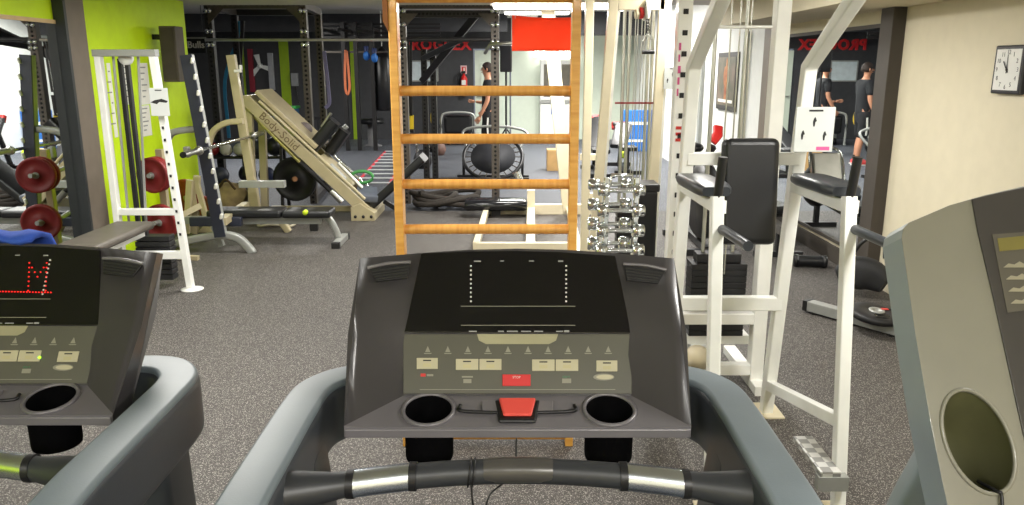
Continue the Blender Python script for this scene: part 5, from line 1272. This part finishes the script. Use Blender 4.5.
# incline benches and blue mats by the white wall
for k, (px, py, Y, lab) in enumerate(((596, 150, 12.6, 'black inclined bench with a red top edge beyond the cream upright'), (622, 152, 13.2, 'black inclined bench with a red top edge before the blue mat'))):
    p = fl(px, 172 - k * 3); Y = p.y; t = thing('incline_bench', lab, 'weight bench', p, 'inclined benches')
    e = at(px + (3 if k == 0 else -2), 117 if k == 0 else 124, Y + .3)
    MB().sweep([V((p.x - .12, Y - .35, .42)), V((p.x + .02, Y + .1, .72)), e], rsec(.28, .08, .03)).build('back_pad', vinyl, t)
    MB().sweep([e - V((0, .03, .08)), e + V((0, .02, .02))], rsec(.29, .1, .03)).build('head_pad', redb, t)
    MB().box((p.x - .14, Y - .75, .38), (p.x + .14, Y - .38, .45)).build('seat_pad', vinyl, t, .02)
    MB().bar((p.x, Y - .7, .05), (p.x, Y + .45, .05), .06).build('base_rail', blackm, t)
    MB().bar((p.x, Y - .6, .05), (p.x, Y - .55, .4), .06, up=(0, 1, 0)).build('seat_post', blackm, t)
    MB().bar((p.x, Y + .4, .05), (p.x + .01, Y + .15, .72), .06, up=(0, 1, 0)).build('back_post', blackm, t)
    for y in (Y - .7, Y + .45): MB().bar((p.x - .22, y, .03), (p.x + .22, y, .03), .06).build('foot', blackm, t)
a, b = at(623, 110, 16.2), at(652, 150, 16.2)
t = thing('exercise_mat', 'bright blue exercise mat standing against the white wall', 'mat', ((a.x + b.x) / 2, 16.2, 0))
MB().box((a.x, 16.2, 0), (b.x, 16.28, a.z)).build('panel', bluem, t, .015)
MB().box((a.x + .05, 16.195, a.z - .3), (b.x - .05, 16.2, a.z - .24)).build('white_band', paper, t)
MB().box((a.x + .05, 16.195, a.z - .65), (b.x - .2, 16.2, a.z - .6)).build('white_band', paper, t)
MB().bar(((a.x + b.x) / 2, 16.28, a.z * .6), ((a.x + b.x) / 2, 16.7, .02), .05).build('prop', blackm, t)
for k, (px, py) in enumerate(((623, 158), (652, 180))):
    p = fl(px, py); r = .09; t = thing('massage_ball', ('small lime ball on the floor before the blue mat', 'small lime ball on the floor behind the cream cable station')[k], 'ball', p, 'lime balls')
    MB().ball(p + V((0, 0, r)), r, 14, 10).build('shell', lime, t); MB().lathe([(.014, 0), (.014, .008), (0, .008)], p + V((0, -r - .003, r)), (0, -1, 0), 8).build('valve', blackp, t)
# black plastic bin behind the dumbbells
Y = 5.0; a, b = at(636, 182, Y), at(653, 240, Y)
t = thing('waste_bin', 'black plastic bin with lid behind the chrome dumbbells', 'bin', ((a.x + b.x) / 2, Y, 0))
MB().box((a.x, Y - .1, 0), (b.x, Y + .1, a.z - .05)).build('body', blackp, t, .01)
MB().box((a.x - .012, Y - .11, a.z - .05), (b.x + .012, Y + .11, a.z)).build('lid', blackp, t, .01)

# ---------------------------------------------------------------- people
def person(loc, rz, label, bald=False, arm=0):
    t = thing('person', label, 'person', loc); R = Matrix.Rotation(rz, 3, 'Z'); L_ = V(loc)
    # local: facing +Y, z up, height about 1.76 m
    def out(vs): return [R @ v + L_ for v in vs]
    hipx, shx = .10, .20
    sv = [((0, 0, .95), (.105, .08)), ((0, -.01, 1.12), (.135, .10)), ((0, -.01, 1.28), (.16, .115)), ((0, -.015, 1.42), (.15, .10)), ((0, .0, 1.50), (.06, .06)), ((0, .015, 1.56), (.055, .058)), ((0, .025, 1.62), (.068, .085)), ((0, .02, 1.70), (.074, .092)), ((0, .01, 1.755), (.045, .055))]
    ed = [(i, i + 1) for i in range(8)]
    def limb(par, pts):
        k = par
        for p in pts: sv.append(p); ed.append((k, len(sv) - 1)); k = len(sv) - 1
        return k
    hands = []
    for s in (-1, 1):
        fw = .14 if arm == 0 else (.34 if s > 0 else .16)
        hz = .86 if arm == 0 else (1.02 if s > 0 else .88)
        limb(3, [((s * .17, -.01, 1.43), .062), ((s * .215, .0, 1.32), .052), ((s * .235, .0, 1.14), .042), ((s * .235, fw * .5, 1.0), .038), ((s * .225, fw, hz), .028)])
        hands.append((s, V((s * .225, fw, hz)), (V((s * .225, fw, hz)) - V((s * .235, fw * .5, 1.0))).normalized()))
        st_ = .03 if s > 0 else -.04
        limb(0, [((s * .09, 0, .86), .08), ((s * .105, st_ * .5 + .01, .70), .082), ((s * .11, st_ + .02, .50), .062), ((s * .112, st_ - .015, .34), .058), ((s * .115, st_ - .03, .12), .04), ((s * .12, st_ - .02, .06), .042), ((s * .125, st_ + .10, .04), .04)])
    vs, fs = hull_skin(sv, ed, 1)
    b = MB().add(out(vs), fs, True)
    for s, h, d in hands:                 # palm, four fingers, thumb
        fwd = V((0, 1, 0)); side = V((s, 0, 0))
        pv, pe = [(h, .024), (h + d * .045, (.02, .034)), (h + d * .085, (.016, .034))], [(0, 1), (1, 2)]
        v2, f2 = hull_skin(pv, pe, 1); b.add(out(v2), f2, True)
        ac = d.cross(side).normalized()
        for k in range(4):
            ln = (.06, .075, .07, .055)[k]; o0 = h + d * .075 + ac * ((k - 1.5) * .019)
            pts = [o0, o0 + d * ln * .5 - side * .006, o0 + d * ln * .8 - side * .022, o0 + d * ln * .95 - side * .036]
            b.tube(out(pts), .0085, 6, scale=[1, 1, .92, .7])
        o0 = h + d * .03 + fwd * .02
        b.tube(out([o0, o0 + d * .03 + fwd * .03 - side * .01, o0 + d * .06 + fwd * .035 - side * .02]), .010, 6, scale=[1, .95, .75])
    # nose, ears, lips, chin on the head
    b.prism(out([V((-.013, .105, 1.635)), V((.013, .105, 1.635)), V((.006, .10, 1.675)), V((-.006, .10, 1.675))]), R @ V((0, .022, -.004)))
    for s in (-1, 1): b.ball(out([V((s * .076, .015, 1.655))])[0], (.014, .02, .032), 8, 6)
    b.ball(out([V((0, .10, 1.612))])[0], (.022, .012, .008), 8, 6)
    body = b.build('body', skin1, t)
    for s in (-1, 1):
        MB().ball(out([V((s * .03, .105, 1.672))])[0], (.012, .009, .008), 8, 6).build('eye', ink, body)
        MB().bar(*out([V((s * .017, .108, 1.692)), V((s * .045, .10, 1.694))]), .008, .006).build('eyebrow', hairm, body)
    # hair cap
    hv = []; n1, n2_ = 16, 7
    for i in range(n2_):
        a_ = i / (n2_ - 1) * (PI * .66 if not bald else PI * .33); 
        for j in range(n1):
            q = 2 * PI * j / n1; front = max(0, math.sin(q)); drop = 1 - .5 * front
            ang = a_ * drop if not bald else PI * .5 - (PI * .5 - a_) * .55
            x, y, z = .086 * math.sin(ang) * math.cos(q), .106 * math.sin(ang) * math.sin(q) + .008, .115 * math.cos(ang) + 1.672 + (0.0 if not bald else -.01)
            if bald and front > .5: y -= .05
            hv.append(V((x, y, z)))
    fs = [(i * n1 + j, (i + 1) * n1 + j, (i + 1) * n1 + (j + 1) % n1, i * n1 + (j + 1) % n1) for i in range(n2_ - 1) for j in range(n1)]
    o = MB().add(out(hv), fs, True).build('hair', hairm, body); o.modifiers.new('thick', 'SOLIDIFY').thickness = .012
    # T-shirt
    sv2 = [((0, 0, .80), (.17, .13)), ((0, 0, .95), (.175, .135)), ((0, -.01, 1.12), (.165, .128)), ((0, -.01, 1.28), (.18, .135)), ((0, -.015, 1.425), (.165, .112)), ((0, -.005, 1.48), (.085, .08))]
    e2 = [(0, 1), (1, 2), (2, 3), (3, 4), (4, 5)]
    for s in (-1, 1):
        k = len(sv2); sv2 += [((s * .175, -.01, 1.43), .082), ((s * .222, .0, 1.31), .074), ((s * .24, 0, 1.20), .066)]; e2 += [(4, k), (k, k + 1), (k + 1, k + 2)]
    vs, fs = hull_skin(sv2, e2, 1); MB().add(out(vs), fs, True).build('t_shirt', shirt, t)
    # shorts or trousers
    low = .44 if not bald else .12
    sv3 = [((0, 0, 1.02), (.15, .115)), ((0, 0, .88), (.165, .13))]; e3 = [(0, 1)]
    for s in (-1, 1):
        st_ = .03 if s > 0 else -.04
        k = len(sv3); sv3 += [((s * .095, 0, .82), .112), ((s * .108, st_ * .5 + .01, .68), .105), ((s * .112, st_ + .015, low + .02), .105 if not bald else .07)]; e3 += [(1, k), (k, k + 1), (k + 1, k + 2)]
    vs, fs = hull_skin(sv3, e3, 1); sh_ = MB().add(out(vs), fs, True).build('shorts' if not bald else 'trousers', shortm, t)
    if not bald:
        for s in (-1, 1): MB().sweep(out([V((s * .205, 0, .84)), V((s * .217, .01, .68)), V((s * .218, .02 + (.02 if s > 0 else -.02), .53))]), rsec(.03, .006, .002), up=R @ V((s, 0, 0))).build('side_stripe', paper, sh_)
    for s in (-1, 1):
        st_ = .03 if s > 0 else -.04
        if not bald: MB().tube(out([V((s * .115, st_ - .03, .09)), V((s * .115, st_ - .03, .16))]), .05, 10).build('sock', shirt, t)
        sh2 = MB().sweep(out([V((s * .118, st_ - .09, .045)), V((s * .12, st_ - .05, .05)), V((s * .122, st_ + .05, .046)), V((s * .125, st_ + .14, .036)), V((s * .126, st_ + .175, .03))]), rsec(.10, .09, .03), scale=[.75, 1, .98, .8, .4]).build('shoe', shoem if not bald else blackp, t)
        MB().prism(out([V((s * .12 + x, st_ + y, 0)) for x, y in ((-.045, -.12), (.045, -.12), (.052, .08), (.03, .19), (-.03, .19), (-.052, .08))]), (0, 0, .016)).build('sole', paper, sh2)
    return t
person((-.42, 14.0, 0), PI / 2, 'person with dark hair in a black T-shirt, black shorts and coral shoes by the rack')
person((-.40, 15.8, 0), PI / 2, 'balding person in dark clothes holding a hand forward, seen in the wall mirror', True, 1)
